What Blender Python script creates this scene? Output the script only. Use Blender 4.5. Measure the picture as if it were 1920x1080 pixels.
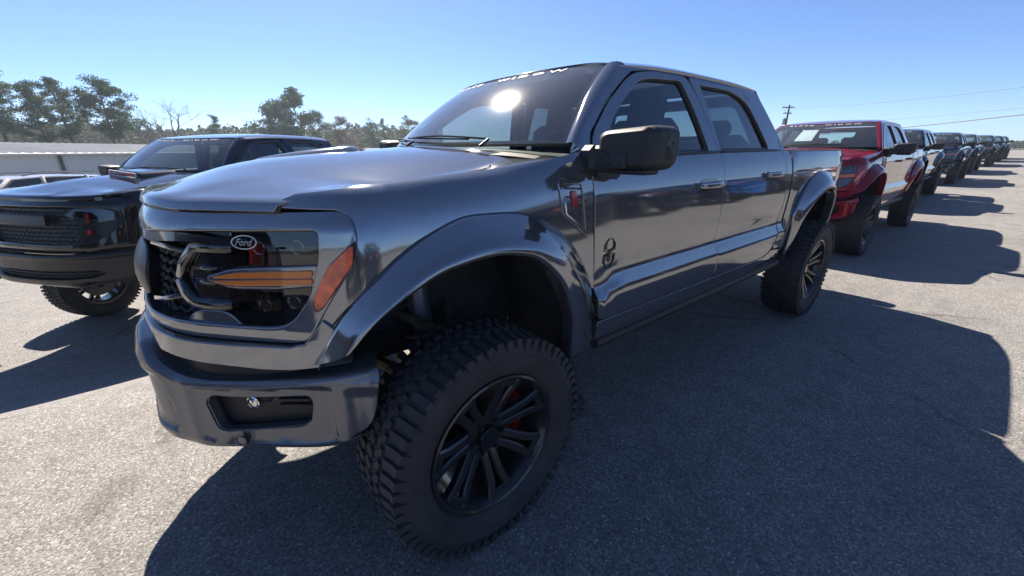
import bpy, bmesh, math, random
import numpy as np
from mathutils import Vector, Matrix
from mathutils.geometry import delaunay_2d_cdt

random.seed(7); RNG = np.random.default_rng(7)
scene = bpy.context.scene
COL = scene.collection
PI = math.pi
for o in list(bpy.data.objects): bpy.data.objects.remove(o)

# ------------------------------------------------------------------ camera, sky, sun, exposure
CAM_LOC = (.735, 2.065, 1.505); YAW, PITCH, ROLL, FPX = 4.031, -.332, -.005, 747.0
def make_camera():
    f = np.array([math.cos(YAW)*math.cos(PITCH), math.sin(YAW)*math.cos(PITCH), math.sin(PITCH)])
    r = np.cross(f, [0, 0, 1]); r /= np.linalg.norm(r); u = np.cross(r, f)
    c, s = math.cos(ROLL), math.sin(ROLL)
    r2, u2 = c*r + s*u, -s*r + c*u
    cd = bpy.data.cameras.new('camera'); co = bpy.data.objects.new('camera', cd); COL.objects.link(co)
    m = Matrix([[r2[i], u2[i], -f[i], CAM_LOC[i]] for i in range(3)] + [[0, 0, 0, 1]])
    co.matrix_world = m
    cd.sensor_width = 36; cd.lens = FPX / 1920 * 36
    cd.clip_start = .05; cd.clip_end = 6000
    scene.camera = co
make_camera()
SUN_DIR = Vector((-.44, -1.44, 1.47)).normalized()          # towards the sun
world = bpy.data.worlds.new('World'); scene.world = world; world.use_nodes = True
wn = world.node_tree.nodes; wl = world.node_tree.links
bg = wn['Background']; bg.inputs['Strength'].default_value = .05
sky = wn.new('ShaderNodeTexSky'); sky.sky_type = 'NISHITA'; sky.sun_disc = False
sky.sun_elevation = math.asin(SUN_DIR.z); sky.sun_rotation = math.atan2(SUN_DIR.x, SUN_DIR.y)
sky.air_density = .78; sky.dust_density = .7; sky.ozone_density = 6.5; sky.altitude = 1200
tint = wn.new('ShaderNodeMix'); tint.data_type = 'RGBA'; tint.blend_type = 'MULTIPLY'; tint.inputs['Factor'].default_value = 1
tint.inputs['B'].default_value = (.93, .99, 1.09, 1)
wl.new(sky.outputs['Color'], tint.inputs['A']); wl.new(tint.outputs['Result'], bg.inputs['Color'])
sun = bpy.data.lights.new('sun', 'SUN'); sun.energy = 4.1; sun.angle = math.radians(.53); sun.color = (1, .90, .77)
so = bpy.data.objects.new('sun', sun); COL.objects.link(so)
so.rotation_euler = SUN_DIR.to_track_quat('Z', 'Y').to_euler()
scene.view_settings.view_transform = 'Standard'; scene.view_settings.look = 'None'
scene.view_settings.exposure = 1.65; scene.view_settings.gamma = 1; scene.view_settings.use_curve_mapping = False
scene.render.engine = 'CYCLES'
scene.cycles.max_bounces = 8; scene.cycles.transparent_max_bounces = 12; scene.cycles.use_denoising = True
scene.cycles.sample_clamp_indirect = 6

# ------------------------------------------------------------------ materials
def srgb(r, g, b):
    f = lambda c: ((c/255)/12.92 if c/255 <= .04045 else ((c/255+.055)/1.055)**2.4)
    return (f(r), f(g), f(b), 1)
def principled(name, col, rough=.5, metal=0, coat=0, coat_rough=.03, spec=.5, noise=0, nscale=30, bump=0, bscale=200, emit=None):
    m = bpy.data.materials.new(name); m.use_nodes = True
    nt = m.node_tree; p = nt.nodes['Principled BSDF']
    p.inputs['Base Color'].default_value = (*col[:3], 1); p.inputs['Roughness'].default_value = rough
    p.inputs['Metallic'].default_value = metal; p.inputs['Coat Weight'].default_value = coat
    p.inputs['Coat Roughness'].default_value = coat_rough; p.inputs['Specular IOR Level'].default_value = spec
    if noise or bump:
        tc = nt.nodes.new('ShaderNodeTexCoord')
    if noise:
        n = nt.nodes.new('ShaderNodeTexNoise'); n.inputs['Scale'].default_value = nscale; n.inputs['Detail'].default_value = 6
        nt.links.new(tc.outputs['Object'], n.inputs['Vector'])
        r = nt.nodes.new('ShaderNodeValToRGB')
        r.color_ramp.elements[0].position = .3; r.color_ramp.elements[1].position = .7
        r.color_ramp.elements[0].color = (*[c*(1-noise) for c in col[:3]], 1); r.color_ramp.elements[1].color = (*[min(1, c*(1+noise)) for c in col[:3]], 1)
        nt.links.new(n.outputs['Fac'], r.inputs['Fac']); nt.links.new(r.outputs['Color'], p.inputs['Base Color'])
    if bump:
        n2 = nt.nodes.new('ShaderNodeTexNoise'); n2.inputs['Scale'].default_value = bscale; n2.inputs['Detail'].default_value = 3
        nt.links.new(tc.outputs['Object'], n2.inputs['Vector'])
        b = nt.nodes.new('ShaderNodeBump'); b.inputs['Strength'].default_value = bump; b.inputs['Distance'].default_value = .002
        nt.links.new(n2.outputs['Fac'], b.inputs['Height']); nt.links.new(b.outputs['Normal'], p.inputs['Normal'])
    return m
def paint(name, col, metal=.8, rough=.10):
    m = principled(name, col, rough, metal, 1.0, .025, .25)
    m.node_tree.nodes['Principled BSDF'].inputs['Specular Tint'].default_value = (.34, .34, .36, 1)
    nt = m.node_tree; p = nt.nodes['Principled BSDF']
    tc = nt.nodes.new('ShaderNodeTexCoord')
    v = nt.nodes.new('ShaderNodeTexVoronoi'); v.inputs['Scale'].default_value = 900
    nt.links.new(tc.outputs['Object'], v.inputs['Vector'])
    mx = nt.nodes.new('ShaderNodeMix'); mx.data_type = 'RGBA'
    mx.inputs['A'].default_value = (*[c*.82 for c in col[:3]], 1); mx.inputs['B'].default_value = (*[min(1, c*1.2) for c in col[:3]], 1)
    sp = nt.nodes.new('ShaderNodeSeparateColor'); nt.links.new(v.outputs['Color'], sp.inputs['Color'])
    nt.links.new(sp.outputs[0], mx.inputs['Factor']); nt.links.new(mx.outputs['Result'], p.inputs['Base Color'])
    # a little road dust low on the panels roughens the clear coat
    n = nt.nodes.new('ShaderNodeTexNoise'); n.inputs['Scale'].default_value = 3.5; n.inputs['Detail'].default_value = 8
    nt.links.new(tc.outputs['Object'], n.inputs['Vector'])
    mr = nt.nodes.new('ShaderNodeMapRange'); mr.inputs['From Min'].default_value = .35; mr.inputs['From Max'].default_value = .75
    mr.inputs['To Min'].default_value = .015; mr.inputs['To Max'].default_value = .06
    nt.links.new(n.outputs['Fac'], mr.inputs['Value']); nt.links.new(mr.outputs['Result'], p.inputs['Coat Roughness'])
    return m
def glass(name, tint, rough=.0, gloss=1.0, ior=1.5, veil=0):
    m = bpy.data.materials.new(name); m.use_nodes = True; nt = m.node_tree; nt.nodes.clear()
    out = nt.nodes.new('ShaderNodeOutputMaterial'); mix = nt.nodes.new('ShaderNodeMixShader')
    tr = nt.nodes.new('ShaderNodeBsdfTransparent'); tr.inputs['Color'].default_value = (*tint, 1)
    gl = nt.nodes.new('ShaderNodeBsdfGlossy'); gl.inputs['Roughness'].default_value = rough; gl.inputs['Color'].default_value = (gloss, gloss, gloss, 1)
    fr = nt.nodes.new('ShaderNodeFresnel'); fr.inputs['IOR'].default_value = ior
    ge = nt.nodes.new('ShaderNodeNewGeometry'); mi = nt.nodes.new('ShaderNodeMix'); mi.data_type = 'FLOAT'
    mi.inputs['A'].default_value = ior; mi.inputs['B'].default_value = 1/ior              # the same pane seen from inside
    nt.links.new(ge.outputs['Backfacing'], mi.inputs['Factor']); nt.links.new(mi.outputs['Result'], fr.inputs['IOR'])
    nt.links.new(fr.outputs[0], mix.inputs['Fac']); nt.links.new(tr.outputs[0], mix.inputs[1]); nt.links.new(gl.outputs[0], mix.inputs[2])
    last = mix.outputs[0]
    if veil:                                             # pale diffuse layer mixed in to stand for bright glare on the pane
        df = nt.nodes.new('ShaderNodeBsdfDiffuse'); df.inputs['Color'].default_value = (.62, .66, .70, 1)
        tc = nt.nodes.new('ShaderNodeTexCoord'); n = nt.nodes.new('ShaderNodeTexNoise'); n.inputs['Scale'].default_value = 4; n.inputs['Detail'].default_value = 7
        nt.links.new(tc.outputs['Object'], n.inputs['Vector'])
        mr = nt.nodes.new('ShaderNodeMapRange'); mr.inputs['To Min'].default_value = veil*.6; mr.inputs['To Max'].default_value = veil*1.4; nt.links.new(n.outputs['Fac'], mr.inputs['Value'])
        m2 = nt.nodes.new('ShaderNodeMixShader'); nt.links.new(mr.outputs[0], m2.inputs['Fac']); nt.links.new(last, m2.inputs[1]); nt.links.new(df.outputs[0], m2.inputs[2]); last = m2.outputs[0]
    nt.links.new(last, out.inputs['Surface'])
    return m
M = {}
M['paint'] = paint('paint_grey', (.250, .264, .288))
M['bumperp'] = paint('bumper_grey', (.155, .163, .178), .6, .24)
M['bumperp'].node_tree.nodes['Principled BSDF'].inputs['Coat Weight'].default_value = .35
M['red'] = paint('paint_red', (.25, .004, .022), .3, .2)
M['navy'] = paint('paint_navy', (.016, .022, .040))
M['slate'] = paint('paint_slate', (.045, .062, .095))
M['black'] = paint('paint_black', (.008, .009, .011), .0)
M['charcoal'] = paint('paint_charcoal', (.030, .033, .038))
M['green'] = paint('paint_dark_green', (.020, .030, .024))
M['blue'] = paint('paint_blue', (.010, .11, .42), .35)
M['silver'] = paint('paint_silver', (.42, .44, .46), .7)
M['white'] = paint('paint_white', (.62, .62, .60), .0)
M['plastic'] = principled('black_plastic', (.018, .018, .02), .55, bump=.25, bscale=350)
M['satin'] = principled('satin_black', (.012, .012, .014), .35)
M['gloss'] = principled('gloss_black', (.006, .006, .008), .12, coat=1)
M['under'] = principled('undercoat', (.022, .022, .023), .8, noise=.4, nscale=6)
M['liner'] = principled('wheel_liner', (.030, .030, .032), .75, noise=.4, nscale=9)
M['rubber'] = principled('tyre_rubber', (.038, .038, .040), .72, noise=.35, nscale=7, bump=.3, bscale=160)
M['rim'] = principled('rim_black', (.018, .018, .020), .3, coat=.5)
M['steel'] = principled('steel', (.35, .35, .36), .35, 1)
M['disc'] = principled('brake_disc_steel', (.15, .15, .155), .4, 1)
M['chrome'] = principled('chrome', (.75, .76, .78), .08, 1)
M['rust'] = principled('raw_metal', (.16, .12, .085), .6, .4, noise=.4, nscale=20)
M['redp'] = principled('caliper_red', (.42, .01, .015), .35, coat=.5)
M['shock'] = principled('shock_body', (.20, .22, .26), .35, .6)
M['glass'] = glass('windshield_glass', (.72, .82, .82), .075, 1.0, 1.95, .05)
M['tint'] = glass('tinted_glass', (.11, .14, .155), .012, 1.0, 1.9)
M['tint2'] = glass('front_door_glass', (.29, .34, .35), .012, 1.0, 1.9)
M['rearglass'] = glass('rear_glass', (.62, .74, .74), .0, 1.0, 1.5)
M['lens'] = glass('smoked_lens', (.36, .36, .39), .015, 1.0, 1.75)
M['clear'] = glass('clear_lens', (.75, .76, .76), .02, 1.0, 1.45)
M['amber'] = principled('amber_reflector', (.62, .17, .02), .25, coat=1)
M['amber2'] = principled('amber_marker', (.70, .11, .045), .22, coat=1, noise=.45, nscale=26)
M['tail'] = principled('tail_red', (.35, .012, .014), .15, coat=1)
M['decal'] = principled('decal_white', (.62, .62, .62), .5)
M['bowl'] = principled('lamp_bowl', (.035, .033, .040), .3, coat=.6)
M['blade'] = principled('dark_satin_metal', (.055, .060, .070), .16, .9, coat=1)
M['decal_dark'] = principled('decal_black', (.012, .012, .015), .35)
M['frit'] = principled('frit_black', (.008, .008, .010), .9, spec=.1)
M['seat'] = principled('seat_cloth', (.030, .032, .036), .8, noise=.2, nscale=40)
M['dash'] = principled('dash_plastic', (.032, .033, .035), .6)
M['paper'] = principled('paper', (.72, .74, .74), .7, noise=.08, nscale=25)
M['mirror'] = principled('mirror_glass', (.8, .8, .8), .02, 1)

# ------------------------------------------------------------------ mesh builder
def resample(poly, sp):
    out = []
    n = len(poly)
    for i in range(n):
        a, b = np.array(poly[i], float), np.array(poly[(i+1) % n], float)
        k = max(1, int(math.ceil(np.hypot(*(b - a)) / sp)))
        for j in range(k): out.append(a + (b - a) * j / k)
    return np.array(out)
def rounded(poly, r, seg=5):
    """polygon with its corners filleted; r is one radius or one per corner"""
    n = len(poly); out = []
    for i in range(n):
        p = np.array(poly[i], float); a = np.array(poly[i-1], float); b = np.array(poly[(i+1) % n], float)
        rr = r[i] if isinstance(r, (list, tuple)) else r
        la, lb = np.hypot(*(a-p)), np.hypot(*(b-p))
        if rr <= 0: out.append(tuple(p)); continue
        d = min(rr, .48*la, .48*lb)
        s, e = p + (a-p)/la*d, p + (b-p)/lb*d
        for k in range(seg+1):
            t = k/seg
            out.append(tuple((1-t)**2*s + 2*t*(1-t)*p + t*t*e))
    return out
def smooth_line(pts, n):
    """open Catmull-Rom through the points, n samples"""
    p = np.array(pts, float); m = len(p)
    u = np.concatenate([[0], np.cumsum(np.linalg.norm(np.diff(p, axis=0), axis=1))])
    t = np.linspace(0, u[-1], n)
    return np.stack([pchip_any(u, p[:, k])(t) for k in range(p.shape[1])], 1)
def pchip_any(xs, ys):
    return pchip(xs, ys)
def inside(poly, pts):
    x, y = pts[:, 0], pts[:, 1]; res = np.zeros(len(pts), bool)
    px, py = poly[:, 0], poly[:, 1]; n = len(poly)
    for i in range(n):
        j = (i + 1) % n
        c = ((py[i] > y) != (py[j] > y))
        with np.errstate(divide='ignore', invalid='ignore'):
            xi = (px[j]-px[i])*(y-py[i])/(py[j]-py[i]+1e-30)+px[i]
        res ^= c & (x < xi)
    return res
class MB:
    def __init__(self): self.v = []; self.n = []; self.f = []; self.m = []; self.k = 0; self.has_n = False
    def add(self, v, f, n=None, m=0):
        v = np.asarray(v, float); self.v.append(v)
        if n is None: n = np.zeros_like(v)
        else: self.has_n = True
        self.n.append(np.asarray(n, float))
        for q in f: self.f.append(tuple(int(i) + self.k for i in q)); self.m.append(m)
        self.k += len(v); return self
    def merge(self, other, mat=None, m=0):
        v = np.concatenate(other.v); n = np.concatenate(other.n)
        if mat is not None:
            A = np.array(mat); v = v @ A[:3, :3].T + A[:3, 3]; n = n @ A[:3, :3].T
        self.v.append(v); self.n.append(n)
        for q, mm in zip(other.f, other.m): self.f.append(tuple(i + self.k for i in q)); self.m.append(mm + m)
        self.k += len(v); self.has_n |= other.has_n
        return self
    def mirrored(self):
        o = MB(); s = np.array([1, -1, 1.0])
        o.v = [a * s for a in self.v]; o.n = [a * s for a in self.n]; o.f = [q[::-1] for q in self.f]; o.m = list(self.m); o.k = self.k; o.has_n = self.has_n
        return o
    def mesh(self, name, mats, angle=34):
        me = bpy.data.meshes.new(name)
        v = np.concatenate(self.v) if self.v else np.zeros((0, 3))
        me.from_pydata(v.tolist(), [], self.f)
        for mt in (mats if isinstance(mats, (list, tuple)) else [mats]): me.materials.append(mt)
        me.polygons.foreach_set('material_index', self.m)
        me.polygons.foreach_set('use_smooth', [True]*len(self.f))
        me.update()
        me.set_sharp_from_angle(angle=math.radians(angle))
        if self.has_n:
            me.normals_split_custom_set_from_vertices(np.concatenate(self.n).tolist())
        return me
    def build(self, name, mats, parent=None, angle=34, loc=None):
        return link(name, self.mesh(name, mats, angle), parent, loc)
    # ---- shapes
    def box(self, c, s, b=.006, rot=None, m=0):
        c = np.array(c, float); h = np.array(s, float)/2; b = min(b, *(h*.9))
        vs = []; idx = {}
        for ax in range(3):
            for sx in (-1, 1):
                for sy in (-1, 1):
                    for sz in (-1, 1):
                        sg = np.array([sx, sy, sz]); p = sg*(h - b); p[ax] = sg[ax]*h[ax]
                        idx[(ax, sx, sy, sz)] = len(vs); vs.append(p)
        F = []
        for ax in range(3):
            o1, o2 = [a for a in range(3) if a != ax]
            for s0 in (-1, 1):
                q = []
                for t1, t2 in ((-1, -1), (1, -1), (1, 1), (-1, 1)):
                    k = [0, 0, 0]; k[ax] = s0; k[o1] = t1; k[o2] = t2; q.append(idx[(ax, *k)])
                F.append(q)
        for ax in range(3):
            o1, o2 = [a for a in range(3) if a != ax]
            for t1 in (-1, 1):
                for t2 in (-1, 1):
                    q = []
                    for a0, s0 in ((o1, -1), (o1, 1), (o2, 1), (o2, -1)):
                        k = [0, 0, 0]; k[o1] = t1; k[o2] = t2; k[ax] = s0; q.append(idx[(a0, *k)])
                    F.append(q)
        for s0 in (-1, 1):
            for s1 in (-1, 1):
                for s2 in (-1, 1): F.append([idx[(a, s0, s1, s2)] for a in range(3)])
        V = np.array(vs); F2 = []
        for q in F:                                  # outward winding
            a = V[list(q)]; nn = np.cross(a[1]-a[0], a[2]-a[0])
            F2.append(q if nn @ a.mean(0) > 0 else q[::-1])
        if rot is not None: V = V @ np.array(rot).T
        return self.add(V + c, F2, None, m)
    def tube(self, pts, r, n=8, m=0, caps=True, closed=False):
        p = np.array(pts, float); k = len(p)
        rr = np.full(k, r, float) if np.isscalar(r) else np.array(r, float)
        t = np.gradient(p, axis=0) if not closed else np.roll(p, -1, 0) - np.roll(p, 1, 0)
        t /= np.linalg.norm(t, axis=1)[:, None] + 1e-12
        ref = np.array([0, 0, 1.0]) if abs(t[0][2]) < .9 else np.array([1.0, 0, 0])
        u = np.cross(t[0], ref); u /= np.linalg.norm(u); V = []
        for i in range(k):
            u = u - t[i]*(u @ t[i]); u /= np.linalg.norm(u) + 1e-12; w = np.cross(t[i], u)
            for j in range(n):
                a = 2*PI*j/n; V.append(p[i] + rr[i]*(math.cos(a)*u + math.sin(a)*w))
        F = []
        for i in range(k if closed else k-1):
            for j in range(n):
                i2 = (i+1) % k
                F.append((i*n+j, i*n+(j+1) % n, i2*n+(j+1) % n, i2*n+j))
        if caps and not closed: F.append(tuple(range(n))[::-1]); F.append(tuple((k-1)*n+j for j in range(n)))
        return self.add(V, F, None, m)
    def lathe(self, prof, n=48, m=0, c=(0, 0, 0), close=False):
        """profile of (radius, y) turned about the y axis"""
        pr = np.array(prof, float); k = len(pr); V = []
        for j in range(n):
            a = 2*PI*j/n
            for r, y in pr: V.append((c[0]+r*math.cos(a), c[1]+y, c[2]+r*math.sin(a)))
        F = []
        for j in range(n):
            j2 = (j+1) % n
            for i in range(k if close else k-1):
                i2 = (i+1) % k
                F.append((j*k+i, j*k+i2, j2*k+i2, j2*k+i))
        return self.add(V, F, None, m)
    def prism(self, poly, f0, f1, m=0):
        """side-walled solid between f0(poly) and f1(poly); each maps 2-D points to 3-D"""
        P = np.array(poly, float); n = len(P)
        A = np.array(f0(P)); B = np.array(f1(P))
        V = np.concatenate([A, B]); F = [tuple(range(n)), tuple(range(2*n-1, n-1, -1))]
        for i in range(n): F.append((i, n+i, n+(i+1) % n, (i+1) % n))
        cen = V.mean(0)
        q = V[list(F[0])]; nn = sum(np.cross(q[i]-q[0], q[i+1]-q[0]) for i in range(1, n-1))
        if nn @ (q.mean(0) - cen) < 0: F = [x[::-1] for x in F]
        return self.add(V, F, None, m)
    def panel(self, poly, f, hint, depth=.012, sp=.045, holes=(), m=0, edge=.003, mirror=False, mrim=None):
        """thick sheet over a 2-D outline on the surface f, with rounded edges and true surface normals"""
        loops = [resample(poly, sp)] + [resample(h, sp) for h in holes]
        lo, hi = loops[0].min(0), loops[0].max(0)
        gx, gy = np.meshgrid(np.arange(lo[0]+sp*.5, hi[0], sp), np.arange(lo[1]+sp*.5, hi[1], sp))
        g = np.stack([gx.ravel(), gy.ravel()], 1)
        ok = inside(loops[0], g)
        for h in loops[1:]: ok &= ~inside(h, g)
        allb = np.concatenate(loops)
        g = g[ok]
        if len(g):
            keep = np.ones(len(g), bool)
            for i in range(0, len(g), 500):
                d = np.hypot(g[i:i+500, None, 0]-allb[None, :, 0], g[i:i+500, None, 1]-allb[None, :, 1]).min(1)
                keep[i:i+500] = d > sp*.42
            g = g[keep]
        pts = np.concatenate([allb, g]) if len(g) else allb
        E = []; k = 0
        for l in loops:
            n = len(l); E += [(k+i, k+(i+1) % n) for i in range(n)]; k += n
        res = delaunay_2d_cdt([Vector(p) for p in pts], E, [], 0, 1e-6)
        P = np.array([tuple(v) for v in res[0]]); T = np.array([t for t in res[2] if len(t) == 3])
        cen = P[T].mean(1); ok = inside(loops[0], cen)
        for h in loops[1:]: ok &= ~inside(h, cen)
        T = T[ok]
        def F3(p):
            return np.stack([np.broadcast_to(np.asarray(a, float), p[:, 0].shape) for a in f(p[:, 0], p[:, 1])], 1)
        def NR(p):
            e = 1.5e-3
            a = F3(p + [e, 0]) - F3(p - [e, 0]); b = F3(p + [0, e]) - F3(p - [0, e])
            n = np.cross(a, b); n /= np.linalg.norm(n, axis=1)[:, None] + 1e-12
            return n
        V = F3(P); N = NR(P)
        hv = np.array(hint, float)
        sgn = 1 if (N.mean(0) @ hv) > 0 else -1
        N = N*sgn
        nn = np.cross(V[T[:, 1]]-V[T[:, 0]], V[T[:, 2]]-V[T[:, 0]])
        bad = np.einsum('ij,ij->i', nn, N[T].mean(1)) < 0
        T[bad] = T[bad][:, ::-1]
        out = MB(); out.add(V, T, N, m)
        for li, l in enumerate(loops):
            n = len(l)
            ar = .5*np.sum(l[:, 0]*np.roll(l[:, 1], -1) - np.roll(l[:, 0], -1)*l[:, 1])
            tg = np.roll(l, -1, 0) - np.roll(l, 1, 0); tg /= np.linalg.norm(tg, axis=1)[:, None] + 1e-12
            o2 = np.stack([tg[:, 1], -tg[:, 0]], 1) * (1 if ar > 0 else -1) * (1 if li == 0 else -1)
            p3 = F3(l); n3 = NR(l)*sgn
            o3 = F3(l + o2*1e-3) - p3; o3 -= n3*np.einsum('ij,ij->i', o3, n3)[:, None]; o3 /= np.linalg.norm(o3, axis=1)[:, None] + 1e-12
            r0 = p3; r1 = p3 + o3*edge - n3*edge; r2 = p3 + o3*edge - n3*depth
            VV = np.concatenate([r0, r1, r2]); NN = np.concatenate([n3, o3, o3]); Fq = []
            for i in range(n):
                j = (i+1) % n
                for a, b in ((0, n), (n, 2*n)):
                    q = [a+i, a+j, b+j, b+i]
                    w = VV[q]; gn = np.cross(w[1]-w[0], w[3]-w[0])
                    if gn @ (NN[q].mean(0)) < 0: q = q[::-1]
                    Fq.append(q)
            out.add(VV, Fq, NN, m if mrim is None else mrim)
        self.merge(out.mirrored() if mirror else out)
        return self
    def sheet(self, f, us, vs, hint, depth=0, m=0, mirror=False, wrap=False):
        """structured grid of f(u, v) with smooth normals; depth folds its border inwards"""
        U, W = np.meshgrid(np.asarray(us, float), np.asarray(vs, float), indexing='ij')
        V = np.stack([np.broadcast_to(np.asarray(a, float), U.shape) for a in f(U, W)], 2)
        nu, nv = U.shape
        du = np.gradient(V, axis=0); dv = np.gradient(V, axis=1)
        N = np.cross(du, dv); N /= np.linalg.norm(N, axis=2)[..., None] + 1e-12
        s = 1 if (N.reshape(-1, 3).mean(0) @ np.array(hint, float)) > 0 else -1
        N = N*s
        F = []
        for i in range(nu-1):
            for j in range(nv-1):
                q = (i*nv+j, (i+1)*nv+j, (i+1)*nv+j+1, i*nv+j+1)
                F.append(q if s > 0 else q[::-1])
        out = MB(); out.add(V.reshape(-1, 3), F, N.reshape(-1, 3), m)
        if depth:
            ring = [(i, 0) for i in range(nu)] + [(nu-1, j) for j in range(1, nv)] + [(i, nv-1) for i in range(nu-2, -1, -1)] + [(0, j) for j in range(nv-2, 0, -1)]
            p = np.array([V[a] for a in ring]); n = np.array([N[a] for a in ring]); k = len(ring)
            tg = np.roll(p, -1, 0) - np.roll(p, 1, 0); o = np.cross(tg, n); o /= np.linalg.norm(o, axis=1)[:, None] + 1e-12
            c = p.mean(0)
            if np.einsum('ij,ij->i', o, p - c).sum() < 0: o = -o
            VV = np.concatenate([p, p + o*.003 - n*.003, p + o*.003 - n*depth]); NN = np.concatenate([n, o, o]); Fq = []
            for i in range(k):
                j = (i+1) % k
                for a, b in ((0, k), (k, 2*k)):
                    q = [a+i, a+j, b+j, b+i]; w = VV[q]; gn = np.cross(w[1]-w[0], w[3]-w[0])
                    Fq.append(q if gn @ NN[q].mean(0) > 0 else q[::-1])
            out.add(VV, Fq, NN, m)
        self.merge(out.mirrored() if mirror else out)
        return self
def link(name, data, parent=None, loc=None):
    o = bpy.data.objects.new(name, data); COL.objects.link(o)
    if parent is not None: o.parent = parent
    if loc is not None: o.location = loc
    return o
def tag(o, label=None, cat=None, group=None, kind=None):
    if label: o['label'] = label
    if cat: o['category'] = cat
    if group: o['group'] = group
    if kind: o['kind'] = kind
    return o
def thing(name, label, cat, loc=(0, 0, 0), rz=0, group=None):
    o = bpy.data.objects.new(name, None); COL.objects.link(o); o.location = loc; o.rotation_euler = (0, 0, rz)
    o.empty_display_size = .2
    return tag(o, label, cat, group)
def rotm(ax, a): return np.array(Matrix.Rotation(a, 3, ax))
FONT_CACHE = {}
def text_mesh(txt, size, depth=.002, bold=0.0, res=2, shear=0):
    """lettering as a flat solid: centred, in the x-y plane"""
    cu = bpy.data.curves.new('lettering', 'FONT'); cu.body = txt; cu.size = size; cu.extrude = depth/2; cu.resolution_u = res
    cu.align_x = 'CENTER'; cu.align_y = 'CENTER'; cu.offset = bold; cu.shear = shear
    ob = bpy.data.objects.new('lettering', cu); COL.objects.link(ob)
    dg = bpy.context.evaluated_depsgraph_get()
    me = bpy.data.meshes.new_from_object(ob.evaluated_get(dg))
    V = np.array([tuple(v.co) for v in me.vertices]); F = [tuple(p.vertices) for p in me.polygons]
    bpy.data.objects.remove(ob); bpy.data.curves.remove(cu); bpy.data.meshes.remove(me)
    return V, F
# ---- body surfaces of the pickup (metres; x forward from the front axle, y to its left, z up)
def pchip(xs, ys):
    xs = np.asarray(xs, float); ys = np.asarray(ys, float)
    h = np.diff(xs); d = np.diff(ys) / h
    m = np.zeros_like(xs)
    for i in range(1, len(xs) - 1):
        if d[i-1] * d[i] > 0:
            w1, w2 = 2*h[i] + h[i-1], h[i] + 2*h[i-1]
            m[i] = (w1 + w2) / (w1 / d[i-1] + w2 / d[i])
    m[0], m[-1] = d[0], d[-1]
    def f(x):
        x = np.clip(np.asarray(x, float), xs[0], xs[-1])
        i = np.clip(np.searchsorted(xs, x, side='right') - 1, 0, len(xs) - 2)
        t = (x - xs[i]) / h[i]
        t2, t3 = t*t, t*t*t
        return (2*t3 - 3*t2 + 1)*ys[i] + (t3 - 2*t2 + t)*h[i]*m[i] + (-2*t3 + 3*t2)*ys[i+1] + (t3 - t2)*h[i]*m[i+1]
    return f
def sst(a, b, x):
    t = np.clip((np.asarray(x, float) - a) / (b - a), 0, 1)
    return t*t*(3 - 2*t)
P_DOOR = pchip([.55, .62, .70, .78, .875, .90, .95, .975, 1.05, 1.18, 1.30, 1.38, 1.44, 1.49, 1.52],
               [.930, .960, .985, .995, 1.000, .992, .966, .960, .966, .972, .969, .957, .940, .916, .90])
P_PLAIN = pchip([.55, .70, .90, 1.10, 1.25, 1.35, 1.42, 1.47, 1.50], [.93, .955, .968, .973, .970, .962, .950, .938, .925])
ZTOP = pchip([-.75, -.55, -.2, .18, .48, .62], [1.535, 1.520, 1.458, 1.424, 1.396, 1.325])
P_FEND = pchip([0, .008, .03, .07, .13, .22, .40, .8], [.855, .885, .915, .938, .955, .966, .972, .965])   # by depth under the fender's top edge
def inv_plan(x, z):
    """how far out the front corner lets the side go at x"""
    xx = np.asarray(x, float) - .16 * (1.17 - np.asarray(z, float)) + .075 * np.clip(np.asarray(z, float) - 1.25, 0, 1)
    return np.where(xx < .18, .968 - .006 * np.clip((xx + .1) / .28, 0, 1)**2, np.interp(-xx, -_pxd, _pyd))
def fender_y(x, z):
    x = np.asarray(x, float)
    off = P_FEND(np.maximum(ZTOP(x) - z, 0)) - .972
    k = 1 - .55 * sst(.15, .50, x)
    k2 = 1 - sst(.25, .5, x)
    return inv_plan(x, z) + np.where(off < -.02, -.02*k2 + (off + .02) * k, off * k2)
def side_y(x, z):
    x = np.asarray(x, float); z = np.asarray(z, float)
    zz = z + .05 * sst(-.85, -.62, x) * sst(.75, .9, z) * (1 - sst(1.0, 1.15, z))
    w = sst(-3.05, -2.9, x)
    y = P_DOOR(zz) * w + P_PLAIN(z) * (1 - w)
    y = y - .02 * sst(-3.4, -4.5, x)
    t = np.clip((-4.15 - x) / .60, 0, 1)
    return y - .105 * t**1.9
def green_y(x, z):
    t = np.asarray(z, float) - 1.46
    return .916 - .36*t - .22*t*t - .012 * np.clip((np.asarray(x) + 1.8) / 1.0, -1, 1)**2
_py = np.array([0, .15, .30, .42, .52, .60, .70, .80, .88, .93, .955, .962])
_yy = np.concatenate([np.linspace(0, .9, 60), np.linspace(.905, .962, 40)])
_pyd = np.linspace(0, .962, 400)
def set_plan(px):
    """choose the plan curve of the nose"""
    global _pf, _xx, _pxd, _ss
    _pf = pchip(_py, px); _xx = _pf(_yy); _pxd = _pf(_pyd)
    _ss = np.concatenate([[0], np.cumsum(np.hypot(np.diff(_xx), np.diff(_yy)))])
set_plan([.890, .886, .867, .826, .765, .70, .615, .53, .455, .385, .30, .18])
def y2s(y): return np.interp(y, _yy, _ss)
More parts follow.
